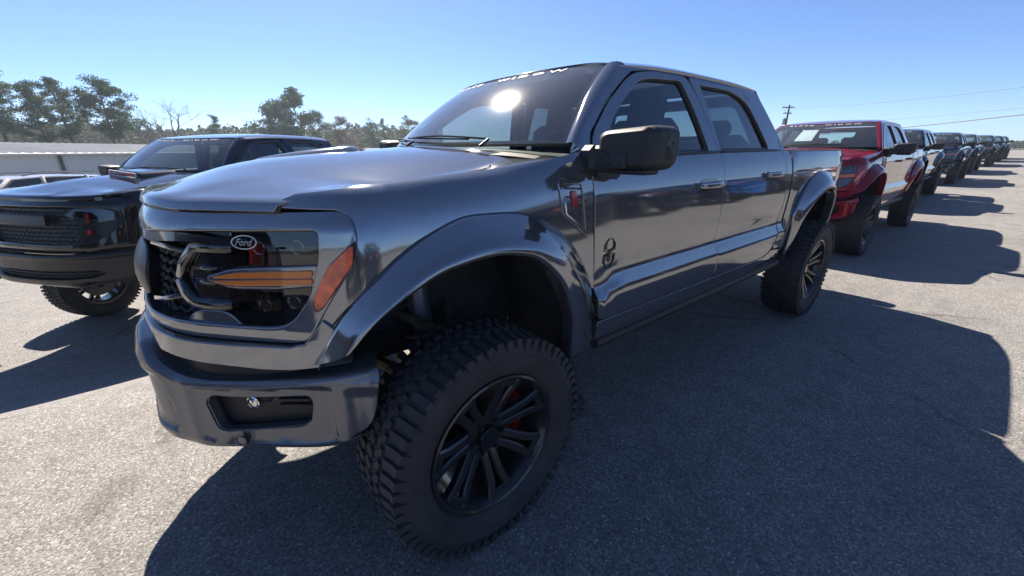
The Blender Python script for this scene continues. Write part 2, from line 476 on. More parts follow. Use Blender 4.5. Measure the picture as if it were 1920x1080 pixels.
def fascia(s, z, out=0.0):
    """front face: s runs along the plan curve from the middle to the left; out pushes it outwards"""
    s = np.asarray(s, float); a = np.abs(s); sg = np.sign(s)
    y = np.interp(a, _ss, _yy); x = np.interp(a, _ss, _xx)
    z = np.asarray(z, float)
    x = x + .16 * (1.17 - z) - .25 * np.clip(z - 1.25, 0, 1)**1.0 * .3
    if np.any(out):
        e = 2e-3
        tx = (np.interp(a + e, _ss, _xx) - np.interp(a - e, _ss, _xx)); ty = (np.interp(a + e, _ss, _yy) - np.interp(a - e, _ss, _yy))
        l = np.hypot(tx, ty) + 1e-9
        x = x + out * ty / l; y = y - out * tx / l
    return x, sg * y, z + 0*s
def hood_xf(y): return fascia(y2s(np.abs(y)), 1.345)[0]
def hood_xb(y): return -.275 - .27 * (np.abs(y) / .84)**2
P_RISE = pchip([0, .008, .03, .08, .18, .30, .42, .58, .80, 1.25], [0, .018, .029, .039, .068, .097, .114, .130, .150, .192])
P_CROSS = pchip([0, .10, .25, .45, .60, .655, .672, .72, .775, .9], [0, .006, .023, .050, .0705, .0785, .0800, .0785, .0760, .076])
def hood(t, y):
    """t 0 at the front lip, 1 at the cowl"""
    y = np.asarray(y, float); a = np.abs(y)
    xf, xb = hood_xf(a), hood_xb(a)
    x = xf + (xb - xf) * t
    d = xf - x
    z = 1.345 + .006 * (1 - sst(.38, .47, a)) * (1 - sst(.05, .4, d)) + P_RISE(d)
    ramp = sst(.03, .45, d)
    z = z + .018 * ramp * (1 - .6 * sst(.55, 1.1, d)) - P_CROSS(a) * ramp * (1 - .66 * sst(.55, 1.25, d))
    z = z - .034 * np.clip((a - .775) / .08, 0, 1.2)**2 * sst(0, .06, d) * (1 - .7 * sst(.5, 1.0, d))
    return x, y, z
def roof(x, y):
    x = np.asarray(x, float); a = np.abs(np.asarray(y, float))
    f = np.clip((x + 1.75) / .90, 0, 1.15)**2.2
    zr = 1.985 - .080 * f - .025 * np.clip((-2.1 - x) / .6, 0, 1.2)**2
    return x, y, zr - (.026 * (a / .7)**2 + .034 * np.clip((a - .53) / .18, 0, 1.1)**2.4) * (1 - .5 * np.minimum(f, 1))
def ws_top(u):
    y = .665 * u
    x = -.855 - .155 * u*u
    return x, y, roof(x, y)[2] - .006
def ws_base(u):
    y = .845 * u
    return -.32 - .245 * u*u, y, 1.533 + .0*u
def windshield(u, v):
    bx, by, bz = ws_base(u); tx, ty, tz = ws_top(u)
    k = .022 * 4 * v * (1 - v)
    return bx + (tx - bx)*v + k*.55, by + (ty - by)*v, bz + (tz - bz)*v + k*.83
_by = np.array([0, .2, .30, .38, .46, .55, .65, .75, .85, .92, .96, .965])
_byy = np.concatenate([np.linspace(0, .9, 60), np.linspace(.905, .965, 40)])
def set_bumper(bx):
    global _bf, _bxx, _bs
    _bf = pchip(_by, bx); _bxx = _bf(_byy)
    _bs = np.concatenate([[0], np.cumsum(np.hypot(np.diff(_bxx), np.diff(_byy)))])
set_bumper([1.0, .985, .950, .90, .855, .79, .705, .61, .51, .425, .345, .20])
def b2s(y): return np.interp(y, _byy, _bs)
def bumper(s, z, out=0.0):
    a = np.abs(np.asarray(s, float)); sg = np.sign(s)
    z = np.asarray(z, float)
    o = out - .30 * np.clip(.52 - z, 0, 1) - 1.2 * np.clip(z - .80, 0, 1)**1.4
    e = 2e-3
    y = np.interp(a, _bs, _byy); x = np.interp(a, _bs, _bxx)
    tx = (np.interp(a + e, _bs, _bxx) - np.interp(a - e, _bs, _bxx)); ty = (np.interp(a + e, _bs, _byy) - np.interp(a - e, _bs, _byy))
    l = np.hypot(tx, ty) + 1e-9
    return x + o*ty/l, sg*(y - o*tx/l), z + 0*a
# ---- end surfaces
# ------------------------------------------------------------------ pickup parts (meshes made once, shared by every copy)
ARCH_F = [(.530, .895), (.435, 1.058), (.316, 1.176), (.174, 1.258), (0, 1.306), (-.164, 1.300), (-.371, 1.222), (-.515, 1.082), (-.612, .900), (-.640, .66)]
ARCHI_F = [(.455, .955), (.385, 1.045), (.285, 1.120), (.150, 1.178), (0, 1.196), (-.150, 1.172), (-.290, 1.075), (-.385, .935), (-.435, .80), (-.445, .655)]
ARCH_R = [(-3.125, .66), (-3.105, 1.00), (-3.24, 1.19), (-3.42, 1.285), (-3.64, 1.325), (-3.86, 1.305), (-4.06, 1.22), (-4.20, 1.08), (-4.285, .92), (-4.30, .76)]
ARCHI_R = [(-3.190, .665), (-3.190, .90), (-3.285, 1.055), (-3.44, 1.155), (-3.64, 1.195), (-3.84, 1.17), (-3.99, 1.085), (-4.10, .96), (-4.16, .86), (-4.18, .76)]
af = smooth_line(ARCH_F, 40); afi = smooth_line(ARCHI_F, 40); ar_ = smooth_line(ARCH_R, 40); ari = smooth_line(ARCHI_R, 40)
LEFT = (0, 1, 0)
class Side(dict): pass
def both(name, mb, mats, bag, angle=34):
    bag.append((name, mb.mesh(name, mats, angle), None))
    bag.append((name, mb.mirrored().mesh(name, mats, angle), None))

def tyre_mb():
    b = MB()
    b.lathe([(.283, .112), (.300, .126), (.325, .139), (.352, .146), (.372, .147), (.376, .1495), (.380, .147), (.398, .143), (.414, .136), (.4235, .122), (.4300, .10), (.4325, .05), (.4325, -.05), (.4300, -.10), (.4235, -.122), (.414, -.136), (.38, -.147), (.34, -.146), (.30, -.126), (.283, -.112)], 72)
    def block(a0, poly, r0, r1, tilt=0.0):
        # poly of (arc metres, y); walls taper towards the top
        P = np.array(poly); c = P.mean(0)
        def at(q, r):
            th = a0 + q[:, 0] / .44
            rr = r - np.clip(np.abs(q[:, 1]) - .095, 0, 1)**1.0 * .30 * tilt
            return np.stack([rr*np.cos(th), q[:, 1], rr*np.sin(th)], 1)
        b.prism(P, lambda q: at(c + (q-c)*.90, r1), lambda q: at(c + (q-c)*1.04, r0))
    n = 60; st = 2*PI*.44/n
    for i in range(n):
        a = 2*PI*i/n
        w = st*.56
        for sg in (1, -1):
            d = 0 if sg > 0 else PI/n
            big = (i % 2 == 0)
            e = .139 if big else .131
            # shoulder lug, hooked
            P = [(-.62*w, .066*sg), (.42*w, .060*sg), (.66*w, .090*sg), (.70*w, e*sg), (-.44*w, e*sg), (-.50*w, .094*sg)]
            block(a + d, P, .424, .4430, 1)
            # side biter running down the sidewall
            th = a + d
            for (y0, r) in ((e*sg, .424),):
                pts = lambda q, o: np.stack([q[:, 1]*np.cos(th + q[:, 0]/.42), np.full(len(q), o), q[:, 1]*np.sin(th + q[:, 0]/.42)], 1)
                lo = .392 if big else .403
                Q = [(-.42*w, .436), (.66*w, .436), (.55*w, .410), (.30*w, lo), (-.30*w, lo)]
                b.prism(Q, lambda q: pts(q, .1485*sg if big else .145*sg), lambda q: pts(q, .126*sg))
        # middle blocks: z-shaped, two staggered rows
        for sg, d in ((1, .25), (-1, .75)):
            th = a + d*2*PI/n
            block(th, [(-.80*w, .006*sg), (.10*w, .010*sg), (.30*w, .026*sg), (.85*w, .030*sg), (.70*w, .052*sg), (-.25*w, .052*sg), (-.42*w, .034*sg), (-.86*w, .030*sg)], .430, .4435, 0)
    return b
def rim_mb():
    b = MB()
    b.lathe([(.286, .117), (.284, .124), (.276, .127), (.268, .122), (.262, .108), (.252, .085), (.246, .05), (.243, -.10), (.262, -.117), (.284, -.12)], 64)
    b.lathe([(.0, .020), (.094, .020), (.094, .040), (.085, .050), (.058, .052), (.055, .046), (0.0, .046)], 40)
    ns = 7
    for i in range(ns):
        a = 2*PI*i/ns + .12
        R = rotm('Y', -a)
        for sg in (-1, 1):
            # a bar of the split spoke: leaves the hub, opens outwards and kinks to the lip
            def bar(q, w):
                # q: path points (r, y, tangential)
                V = []
                for r, y, t, hw, dp in q:
                    for dt, dy in ((-hw, -dp), (-hw, -.007), (-hw*.62, 0), (hw*.62, 0), (hw, -.007), (hw, -dp)): V.append((r, y + dy, t + dt))
                F = []
                for k in range(len(q)-1):
                    for j in range(5): F.append((k*6+j, k*6+j+1, (k+1)*6+j+1, (k+1)*6+j))
                    F.append((k*6+5, k*6, (k+1)*6, (k+1)*6+5))
                V = np.array(V) @ R.T
                nn = np.cross(V[8]-V[2], V[3]-V[2])
                if nn[1] < 0: F = [f[::-1] for f in F]
                b.add(V, F)
            bar([(r, .046 + (r-.06)*.315, (.0215 + .006*sst(.12, .20, r) + .020*sst(.20, .266, r))*sg, .0185, .035) for r in (.060, .13, .20, .235, .266)], 0)
        # bridge plate closing the outer end of the split
        c = np.array([(.246, .098, 0)]) @ R.T
        b.box(c[0], (.03, .012, .08), .003, R)
    for i in range(6):
        a = 2*PI*i/6
        p = np.array((.068*math.cos(a), .052, .068*math.sin(a)))
        b.tube([p, p + [0, .022, 0]], .0105, 6)
    return b
def cap_mb():
    b = MB(); b.lathe([(.047, .045), (.047, .066), (.042, .074), (.030, .077), (0, .078)], 32); return b
def disc_mb():
    b = MB(); b.lathe([(.0, -.02), (.09, -.02), (.09, -.035), (.178, -.035), (.180, -.040), (.180, -.060), (.178, -.064), (.08, -.064)], 48); return b
def caliper_mb():
    b = MB()
    prof = [(-.145, -.045), (-.175, -.01), (-.145, .0)]
    pts = []
    for k in range(9):
        a = PI - .62 + k*(1.24/8)
        pts.append((.178*math.cos(a), -.014, .178*math.sin(a)))
    for k in range(8):
        p, q = np.array(pts[k]), np.array(pts[k+1]); c = (p+q)/2
        a = math.atan2(c[2], c[0])
        b.box(c, (.095, .05, .052), .008, rotm('Y', -a))
    return b
W_TYRE = tyre_mb().mesh('tyre', M['rubber'], 28)
W_RIM = rim_mb().mesh('wheel', M['rim'], 30)
W_CAP = cap_mb().mesh('hub_cap', M['gloss'])
W_DISC = disc_mb().mesh('brake_disc', M['disc'])
W_CAL = caliper_mb().mesh('brake_caliper', M['redp'])
def wheel(parent, x, y, steer=0, right=False, full=True, spin=0.0, z=.4425):
    o = link('wheel', W_RIM, parent, (x, y, z)); o.rotation_euler = (0, 0, steer + (PI if right else 0))
    t = link('tyre', W_TYRE, o); 
    if full:
        link('hub_cap', W_CAP, o); link('brake_disc', W_DISC, o)
        c = link('brake_caliper', W_CAL, o)
        if right: c.rotation_euler = (0, PI, 0)
    return o
def flare_mb(out, inn, ysurf, bulge, lip=.03):
    n = len(out); q = np.array([0, .02, .08, .2, .35, .5, .65, .8, .9, .97, 1.0])
    b = MB()
    O = np.stack([out[:, 0], np.array(ysurf(out[:, 0], out[:, 1])), out[:, 1]], 1)
    I = np.stack([inn[:, 0], np.array(ysurf(inn[:, 0], np.maximum(inn[:, 1], .70))), inn[:, 1]], 1)
    V = np.zeros((n, len(q)+3, 3))
    for i in range(n):
        for j, t in enumerate(q):
            p = O[i]*(1-t) + I[i]*t
            base = ysurf(p[0], p[2]) if j == 0 else None
            h = .004 + .012*min(1, t/.02) if t < .021 else .016 + (bulge[i]-.016)*math.sin(PI/2*min(1, t*1.04))**1.15
            y0 = O[i][1]*(1-t) + I[i][1]*t
            V[i, j] = (p[0], y0 + h, p[2])
        d = (I[i]-O[i]); d[1] = 0; d /= np.linalg.norm(d) + 1e-9
        e = V[i, len(q)-1]
        V[i, len(q)] = e + d*.010 - [0, .004, 0]; V[i, len(q)+1] = e + d*.014 - [0, .016, 0]; V[i, len(q)+2] = e + d*.012 - [0, .07, 0]
    U = np.arange(n); W = np.arange(V.shape[1])
    b.sheet(lambda u, w: (V[u.astype(int), w.astype(int), 0], V[u.astype(int), w.astype(int), 1], V[u.astype(int), w.astype(int), 2]), U, W, (0, 1, .3))
    # end caps
    for i in (0, n-1):
        P = [V[i, j] for j in range(V.shape[1])]; P.append(O[i] - [0, .03, 0])
        b.add(P, [tuple(range(len(P))), ], None)
    return b
def build_common(bag, ram=False):
    """cab, doors, bed, flares, underbody: (name, mesh, parent name) appended to bag"""
    P = [M['paint'], M['plastic'], M['gloss'], M['under']]
    sidef = lambda x, z: (x, side_y(x, z), z)
    greenf = lambda x, z: (x, green_y(x, z), z)
    # --- doors: lower skin + window frame
    belt = lambda x: float(np.interp(x, [-2.8, -1.75, -1.0, -.8, -.62], [1.492, 1.484, 1.470, 1.468, 1.474]))
    fd = rounded([(-.603, 1.47), (-.612, 1.20), (-.645, .90), (-.648, .752), (-1.783, .742), (-1.783, belt(-1.783)), (-1.2, belt(-1.2)), (-.9, belt(-.9))], [.004, .0, .06, .05, .03, .004, 0, 0])
    rd = rounded([(-1.792, belt(-1.79)), (-1.792, .742), (-2.60, .737), (-2.70, .78), (-2.805, .95), (-2.845, 1.10), (-2.815, 1.30), (-2.745, belt(-2.75)), (-2.2, belt(-2.2))], [.004, .03, .08, .12, .12, .14, .12, .004, 0])
    wf = [(-.775, 1.490), (-.785, 1.565), (-.860, 1.650), (-1.02, 1.765), (-1.145, 1.835), (-1.25, 1.856), (-1.572, 1.872), (-1.668, 1.496)]
    wr = [(-1.800, 1.500), (-1.768, 1.870), (-2.205, 1.868), (-2.385, 1.815), (-2.480, 1.650), (-2.565, 1.506)]
    wfo = rounded(wf, [.02, .02, .03, .08, .06, .03, .035, .03]); wro = rounded(wr, [.03, .025, .06, .08, .14, .04])
    ff = rounded([(-.650, 1.478), (-.690, 1.575), (-.86, 1.715), (-1.02, 1.815), (-1.13, 1.868), (-1.30, 1.893), (-1.640, 1.898), (-1.690, 1.80), (-1.772, 1.490)], [0, .05, .04, .1, .08, .05, .05, 0, 0])
    fr = rounded([(-1.783, 1.492), (-1.705, 1.80), (-1.665, 1.899), (-2.22, 1.893), (-2.43, 1.845), (-2.56, 1.680), (-2.695, 1.498)], [0, 0, .03, .08, .10, .2, .0])
    for nm, low, frame, wo in (('front_door', fd, ff, wfo), ('rear_door', rd, fr, wro)):
        b = MB()
        b.panel(low, sidef, LEFT, .03, .045)
        b.panel(frame, lambda x, z: (x, green_y(x, z) + .006, z), LEFT, .035, .03, holes=[wo])
        # dark seal round the opening
        cw = np.array(wo).mean(0); grow = [tuple(cw + (np.array(p)-cw)*1.0) for p in wo]; shr = [tuple(cw + (np.array(p)-cw)*.955) for p in wo]
        b.panel(grow, lambda x, z: (x, green_y(x, z) - .004, z), LEFT, .02, .05, holes=[shr], m=1)
        x0, x1 = (-.66, -1.775) if nm == 'front_door' else (-1.79, -2.70)
        xs = np.linspace(x0, x1, 14)
        b.tube([(x, float(side_y(x, belt(x))) - .012, belt(x) + .006) for x in xs], .011, 6, m=1)
        both(nm, b, P, bag)
        g = MB()
        g.panel([tuple(cw + (np.array(p)-cw)*1.03) for p in wo], lambda x, z: (x, green_y(x, z) - .016, z), LEFT, .004, .06)
        both(nm + '/window', g, [M['tint2'] if nm == 'front_door' else M['tint']], bag)
        h = MB()
        hx = -1.60 if nm == 'front_door' else -2.53
        hz = 1.318 if nm == 'front_door' else 1.340
        yy = float(side_y(hx, hz))
        bow = lambda t: .046 * math.sin(PI*t)**.45
        V = []
        pts = [(hx + .135 - .27*t, yy + bow(t) - .004, hz) for t in np.linspace(.02, .98, 13)]
        sec = [(-.018, -.007), (-.012, -.010), (.012, -.010), (.018, -.007), (.018, .004), (.012, .007), (-.012, .007), (-.018, .004)]
        for p in pts:
            for dz, dy in sec: V.append((p[0], p[1] + dy + .004, p[2] + dz))
        F = [(k*8 + j, k*8 + (j+1) % 8, k*8 + 8 + (j+1) % 8, k*8 + 8 + j) for k in range(12) for j in range(8)]
        F += [tuple(range(8))[::-1], tuple(range(96, 104))]
        A = np.array(V); q = A[list(F[1])]
        if np.cross(q[1]-q[0], q[2]-q[0]) @ (q.mean(0) - A[8:16].mean(0)) < 0: F = [x[::-1] for x in F]
        h.add(V, F)
        h.box((hx - .150, yy + .012, hz), (.040, .026, .034), .010)
        c0 = MB(); h.panel(rounded([(hx-.10, hz-.032), (hx+.10, hz-.032), (hx+.10, hz+.032), (hx-.10, hz+.032)], .03), lambda x, z: (x, side_y(x, z) + .0012, z), LEFT, .002, .04, m=1, edge=.0005)
        both(nm + '/door_handle', h, [M['paint'], M['gloss']], bag)
    # --- rocker, cab side, pillars, roof
    b = MB()
    b.panel([(-.652, .742), (-.660, .690), (-.67, .625), (-3.02, .625), (-3.02, .73), (-2.72, .765), (-2.62, .727), (-1.8, .732)], sidef, LEFT, .04, .05)
    both('rocker_panel', b, P, bag)
    b = MB(); b.tube([(-.68, .955, .612), (-3.0, .955, .612)], .028, 8); b.box((-1.84, .90, .615), (2.3, .10, .03), .008)
    for x in (-1.0, -1.85, -2.7): b.box((x, .80, .60), (.08, .2, .03), .006)
    both('side_step', b, [M['plastic']], bag)
    b = MB()                                            # cab shell
    b.panel(rounded([(-2.755, 1.490), (-2.83, 1.30), (-2.858, 1.10), (-2.82, .945), (-2.735, .80), (-2.76, .772), (-2.905, .78), (-2.905, 1.492)], [.0, .1, .1, .1, .04, 0, 0, 0]), sidef, LEFT, .03, .04, mirror=False)
    left = MB()
    left.merge(b)
    left.panel(rounded([(-2.705, 1.500), (-2.575, 1.680), (-2.445, 1.852), (-2.22, 1.903), (-1.66, 1.908), (-1.30, 1.903), (-1.12, 1.878), (-1.02, 1.826), (-.86, 1.727), (-.680, 1.580), (-.640, 1.492), (-.60, 1.492), (-.585, 1.520), (-.66, 1.602), (-.85, 1.742), (-1.00, 1.846), (-1.075, 1.890)] + [(float(x), float(roof(x, .708)[2])) for x in np.linspace(-1.10, -2.60, 12)] + [(-2.655, 1.865), (-2.74, 1.72), (-2.885, 1.500)], 0), greenf, LEFT, .05, .03)
    lv = MB(); lv.merge(left); lv.merge(left.mirrored())
    xs_r = np.concatenate([np.linspace(0, .06, 4), np.linspace(.1, 1, 22)])
    def rf(t, w):
        y = .712 * w
        x0 = -.850 - .155*(np.abs(y)/.665)**2; x1 = -2.66 + .02*np.abs(w)**2
        x = x0 + (x1 - x0)*t
        return roof(x, y)
    ws_ = np.concatenate([-np.linspace(1, .72, 10), np.linspace(-.68, .68, 17), np.linspace(.72, 1, 10)])
    lv.sheet(rf, xs_r, ws_, (0, 0, 1), .05)
    # A pillars between windshield and door frame
    vs = np.linspace(-.02, 1.0, 14)
    edge = np.array([[*map(float, windshield(.985, min(1, max(0, v))))] for v in vs])
    side = smooth_line([(-.575, float(green_y(-.575, 1.515)) + .002, 1.515), (-.66, float(green_y(-.66, 1.602)) + .002, 1.602), (-.85, float(green_y(-.85, 1.742))+.002, 1.742), (-1.00, float(green_y(-1.0, 1.846))+.002, 1.846), (-1.09, float(green_y(-1.09, 1.905))-.004, 1.905)], 14)
    q = np.array([0, .12, .3, .55, .8, 1.0])
    V = np.zeros((14, 6, 3))
    for i in range(14):
        for j, t in enumerate(q):
            V[i, j] = edge[i]*(1-t) + side[i]*t + np.array([.30, .45, .5])*.022*math.sin(PI*t)**.7 + np.array([0, 0, .0])
    fun = lambda A: (lambda u, w: (A[u.astype(int), w.astype(int), 0], A[u.astype(int), w.astype(int), 1], A[u.astype(int), w.astype(int), 2]))
    lv.sheet(fun(V), np.arange(14), np.arange(6), (.3, 1, .5), mirror=False)
    lv.sheet(fun(V*np.array([1, -1, 1])), np.arange(14), np.arange(6), (.3, -1, .5))
    # cab back with the rear window opening
    back = lambda y, z: (-2.895 + .42*(np.clip(z, 1.46, 2)-1.46) + .05*(y/.8)**2, y, z)
    lv.panel([(-.90, .78), (.90, .78), (.90, 1.49), (.70, 1.90), (-.70, 1.90), (-.90, 1.49)], back, (-1, 0, .2), .03, .08, holes=[rounded([(-.70, 1.52), (.70, 1.52), (.56, 1.83), (-.56, 1.83)], .05)])
    bag.append(('cab', lv.mesh('cab', P), None))
    g = MB(); g.panel(rounded([(-.71, 1.51), (.71, 1.51), (.57, 1.84), (-.57, 1.84)], .05), lambda y, z: (back(y, z)[0] + .012, y, z), (-1, 0, .2), .004, .1)
    bag.append(('rear_window', g.mesh('rear_window', [M['rearglass']]), None))
    # windshield with its dark frit border
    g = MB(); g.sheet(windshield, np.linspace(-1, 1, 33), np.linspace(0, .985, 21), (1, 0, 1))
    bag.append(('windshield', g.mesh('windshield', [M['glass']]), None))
    g = MB()
    rim = lambda u, v: tuple(np.asarray(a) + d for a, d in zip(windshield(u, v), (-.004, 0, -.006)))
    g.sheet(rim, np.linspace(-1, 1, 25), np.linspace(-.01, .045, 3), (1, 0, 1)); g.sheet(rim, np.linspace(-1, 1, 25), np.linspace(.94, .995, 3), (1, 0, 1))
    for s in (-1, 1): g.sheet(rim, np.linspace(.955*s, s, 3), np.linspace(0, .99, 16), (1, 0, 1))
    bag.append(('windshield/frit_band', g.mesh('frit_band', [M['frit']]), None))
    # banner lettering along the top of the glass
    TV, TF = text_mesh('B L A C K      W I D O W', .040, .001, .0004)
    su = 1.02/ (TV[:, 0].max()-TV[:, 0].min())
    def on_ws(V, vc):
        u = -V[:, 0]*su/.70; v = vc + V[:, 1]/.66
        X = np.stack([np.broadcast_to(a, u.shape) for a in windshield(np.clip(-u, -1, 1), v)], 1)
        return X + np.array([.55, 0, .83])*(.004 + V[:, 2:3])
    # seen from the front the text must read left to right: front view has +y on the right
    V2 = TV.copy()
    g = MB(); g.add(on_ws(V2, .925), TF)
    bag.append(('windshield_banner', g.mesh('windshield_banner', [M['decal']]), None))
    # cowl and wipers
    g = MB()
    g.sheet(lambda u, w: (ws_base(u)[0] + .09*(1-w) - .03*w, .845*u, 1.516 - .018*(1-w) - .035*np.abs(u)**4), np.linspace(-1, 1, 21), np.linspace(0, 1, 5), (0, 0, 1))
    bag.append(('cowl', g.mesh('cowl', [M['plastic']]), None))
    for y0, y1 in ((.50, -.14), (-.10, -.70)):
        g = MB()
        n = 12
        pa = []
        for k in range(n):
            t = k/(n-1); u = (y0 + (y1-y0)*t)/.845
            x, y, z = windshield(u, .020 + .045*t); pa.append((float(x)+.012, float(y), float(z)+.014 + .010*math.sin(PI*t)))
        g.tube(pa, .005, 6)
        g.tube([(pa[0][0]+.05, pa[0][1], 1.525), pa[0]], .0065, 6)
        pb = []
        for k in range(n):
            t = k/(n-1); u = (y0 - .12*np.sign(y0-y1) + (y1-y0)*t*1.0)/.845
            x, y, z = windshield(np.clip(u, -.97, .97),   .028 + .045*t); pb.append((float(x)+.008, float(y), float(z)+.012))
        g.tube(pb, .0045, 6)
        bag.append(('wiper', g.mesh('wiper', [M['satin']]), None))
    # --- bed
    b = MB()
    plain = lambda x, z: (x, side_y(x, z), z)
    tail_x = -4.755
    low = [(-2.945, 1.487), (-2.945, .735), (-3.09, .735)]
    arch = [tuple(p) for p in ar_ if p[1] > .74]
    rest = [(-4.29, .745), (-4.60, .80), (tail_x, .83), (tail_x + .01, 1.487)]
    b.panel(low + arch + rest, plain, LEFT, .03, .045)
    both('bedside', b, P, bag)
    b = MB()
    b.sheet(lambda u, w: (u, side_y(u, 1.487 + 0*u) - .004 - .075*w, 1.487 + .014*np.sin(PI*np.clip(w*1.1, 0, 1))**.5), np.linspace(-2.945, tail_x + .02, 24), np.linspace(0, 1, 7), (0, 0, 1), .03)
    both('bed_rail_cap', b, [M['plastic']], bag)
    b = MB(); b.box((-3.88, .0, 1.02), (1.86, 1.62, .03)); b.box((-2.96, 0, 1.20), (.03, 1.74, .54))
    for s in (-1, 1): b.box((-3.88, s*.80, 1.23), (1.86, .05, .46))
    bag.append(('bed_floor', b.mesh('bed_floor', [M['under']]), None))
    b = MB(); b.panel(rounded([(-.76, .86), (.76, .86), (.76, 1.487), (-.76, 1.487)], .02), lambda y, z: (-4.78 + .02*(y/.8)**2 + .02*np.sin((z-.86)*5), y, z), (-1, 0, 0), .05, .08)
    b.box((-4.77, 0, 1.49), (.08, 1.6, .02), .008)
    bag.append(('tailgate', b.mesh('tailgate', P), None))
    b = MB()
    b.panel(rounded([(-4.748, 1.00), (-4.61, 1.02), (-4.645, 1.20), (-4.63, 1.43), (-4.748, 1.45)], .02), lambda x, z: (x, side_y(x, z) + .004, z), LEFT, .03, .03)
    b.box((-4.77, .785, 1.22), (.03, .05, .42), .01)
    both('tail_light', b, [M['tail']], bag)
    b = MB(); b.box((-4.83, 0, .74), (.16, 1.62, .17), .03); b.box((-4.86, .58, .745), (.14, .5, .15), .03); b.box((-4.86, -.58, .745), (.14, .5, .15), .03)
    bag.append(('rear_bumper', b.mesh('rear_bumper', [M['satin']]), None))
    # --- flares
    bulge = .055 + .060*np.sin(np.linspace(.25, PI*.93, 40))
    if ram: bulge = bulge * .75
    both('fender_flare', flare_mb(af, afi, fender_y, bulge), [M['paint']], bag)
    br = .018 + .075*np.sin(np.linspace(0, PI, 40))**1.0
    both('fender_flare', flare_mb(ar_, ari, side_y, br), [M['paint']], bag)
    # --- wheel housings
    for cx, ins in ((0, afi), (-3.69, ari)):
        b = MB()
        path = np.array([(p[0], p[1]) for p in ins]); c = np.array([cx - (.0 if cx == 0 else 0), .75])
        big = c + (path - c)*1.10
        big = np.concatenate([[big[0] + [0.02, -.10]], big, [big[-1] + [0, -.05]]])
        Y = [.99, .93, .52]
        lim = (lambda p: float(fender_y(p[0], max(p[1], .75))) + .01) if cx == 0 else (lambda p: .975)
        V = np.array([[(p[0], min(y, lim(p) - .05*k), p[1] + (.02 if y < .6 else 0)) for k, y in enumerate(Y)] for p in big])
        b.add(V.reshape(-1, 3), [(i*3+j, i*3+j+1, i*3+j+4, i*3+j+3) for i in range(len(big)-1) for j in range(2)])
        P2 = [(p[0], .52, p[1]) for p in big]
        b.add(P2, [tuple(range(len(P2)))])
        both('wheel_housing', b, [M['liner']], bag)
    # --- underbody and running gear
    b = MB()
    for s in (-1, 1):
        b.box((-2.0, s*.43, .70), (5.4, .09, .14), .01)
    b.box((-1.85, 0, .80), (2.30, 1.66, .10), .03); b.box((-.35, 0, .95), (1.0, .98, .62), .04); b.box((-3.9, 0, .92), (1.7, .9, .12), .03)
    b.box((.35, 0, 1.02), (.62, 1.0, .56), .05); b.box((.62, 0, .74), (.10, 1.3, .10), .02)
    b.box((-1.2, .1, .64), (1.0, .45, .16), .05); b.tube([(-.3, -.3, .62), (-2.6, -.35, .62), (-3.3, -.5, .72), (-4.7, -.62, .66)], .045, 8)
    b.box((-2.5, .45, .66), (.9, .45, .18), .06)
    bag.append(('chassis', b.mesh('chassis', [M['under']]), None))
    b = MB()
    # added inner boxes that keep light from leaking through the panel gaps
    b.box((-1.80, 0, 1.08), (2.10, 1.78, .64), .02); b.box((-.33, 0, 1.28), (.62, 1.60, .20), .02)
    bag.append(('light_blocker', b.mesh('light_blocker', [M['under']]), None))
    b = MB()
    b.tube([(-3.69, -.85, .4425), (-3.69, .85, .4425)], .045, 10); b.lathe([(.0, -.17), (.12, -.12), (.155, 0), (.12, .12), (0, .17)], 16, c=(-3.69, 0, .4425))
    b.tube([(-1.7, 0, .60), (-3.55, 0, .47)], .045, 8)
    for s in (-1, 1): b.box((-3.69, s*.55, .60), (1.3, .07, .03), .01); b.tube([(-3.5, s*.5, .50), (-3.35, s*.48, 1.0)], .035, 8)
    bag.append(('rear_axle', b.mesh('rear_axle', [M['under']]), None))
    b = MB()
    b.tube([(.02, .60, .52), (.03, .555, .80)], .034, 10); 
    b.tube([(.03, .555, .80), (.04, .52, 1.10)], .050, 12)
    hel = [(.03 + .056*math.cos(a) + .002*a/6, .56 - .0035*a*.6 + .056*math.sin(a), .66 + .0115*a) for a in np.linspace(0, 2*PI*5.5, 90)]
    b.tube(hel, .009, 6)
    both('shock_absorber', b, [M['shock']], bag)
    b = MB()
    for dx in (-.16, .16):
        b.tube([(dx, .36, .56), (0.0, .78, .46)], .030, 8); b.tube([(dx, .45, .86), (0.0, .76, .80)], .020, 8)
    b.box((0, .80, .62), (.09, .07, .42), .02); b.tube([(.17, .40, .48), (.16, .80, .46)], .014, 6)
    b.tube([(0, .2, .46), (0, .86, .4425)], .03, 8)
    both('suspension_arm', b, [M['rust']], bag)
    # --- inside
    def seat_mb(y, w, x, rake=.22):
        s = MB()
        s.box((x + .02, y, 1.16), (.50, w, .16), .05)
        R = rotm('Y', -rake)
        s.box((x - .27, y, 1.42), (.15, w*.94, .56), .06, R); s.box((x - .345, y, 1.745), (.11, .27, .20), .045, R)
        for k in (-.06, .06): s.tube([(x - .32, y + k, 1.62), (x - .335, y + k, 1.70)], .007, 6)
        return s
    for y in (.40, -.40): bag.append(('front_seat', seat_mb(y, .54, -1.42).mesh('front_seat', [M['seat']]), None))
    s = MB(); s.box((-2.36, 0, 1.14), (.5, 1.40, .16), .05); s.box((-2.62, 0, 1.38), (.14, 1.40, .46), .05, rotm('Y', -.18))
    for y in (-.45, 0, .45): s.box((-2.66, y, 1.655), (.09, .24, .13), .04)
    bag.append(('rear_bench', s.mesh('rear_bench', [M['seat']]), None))
    s = MB()
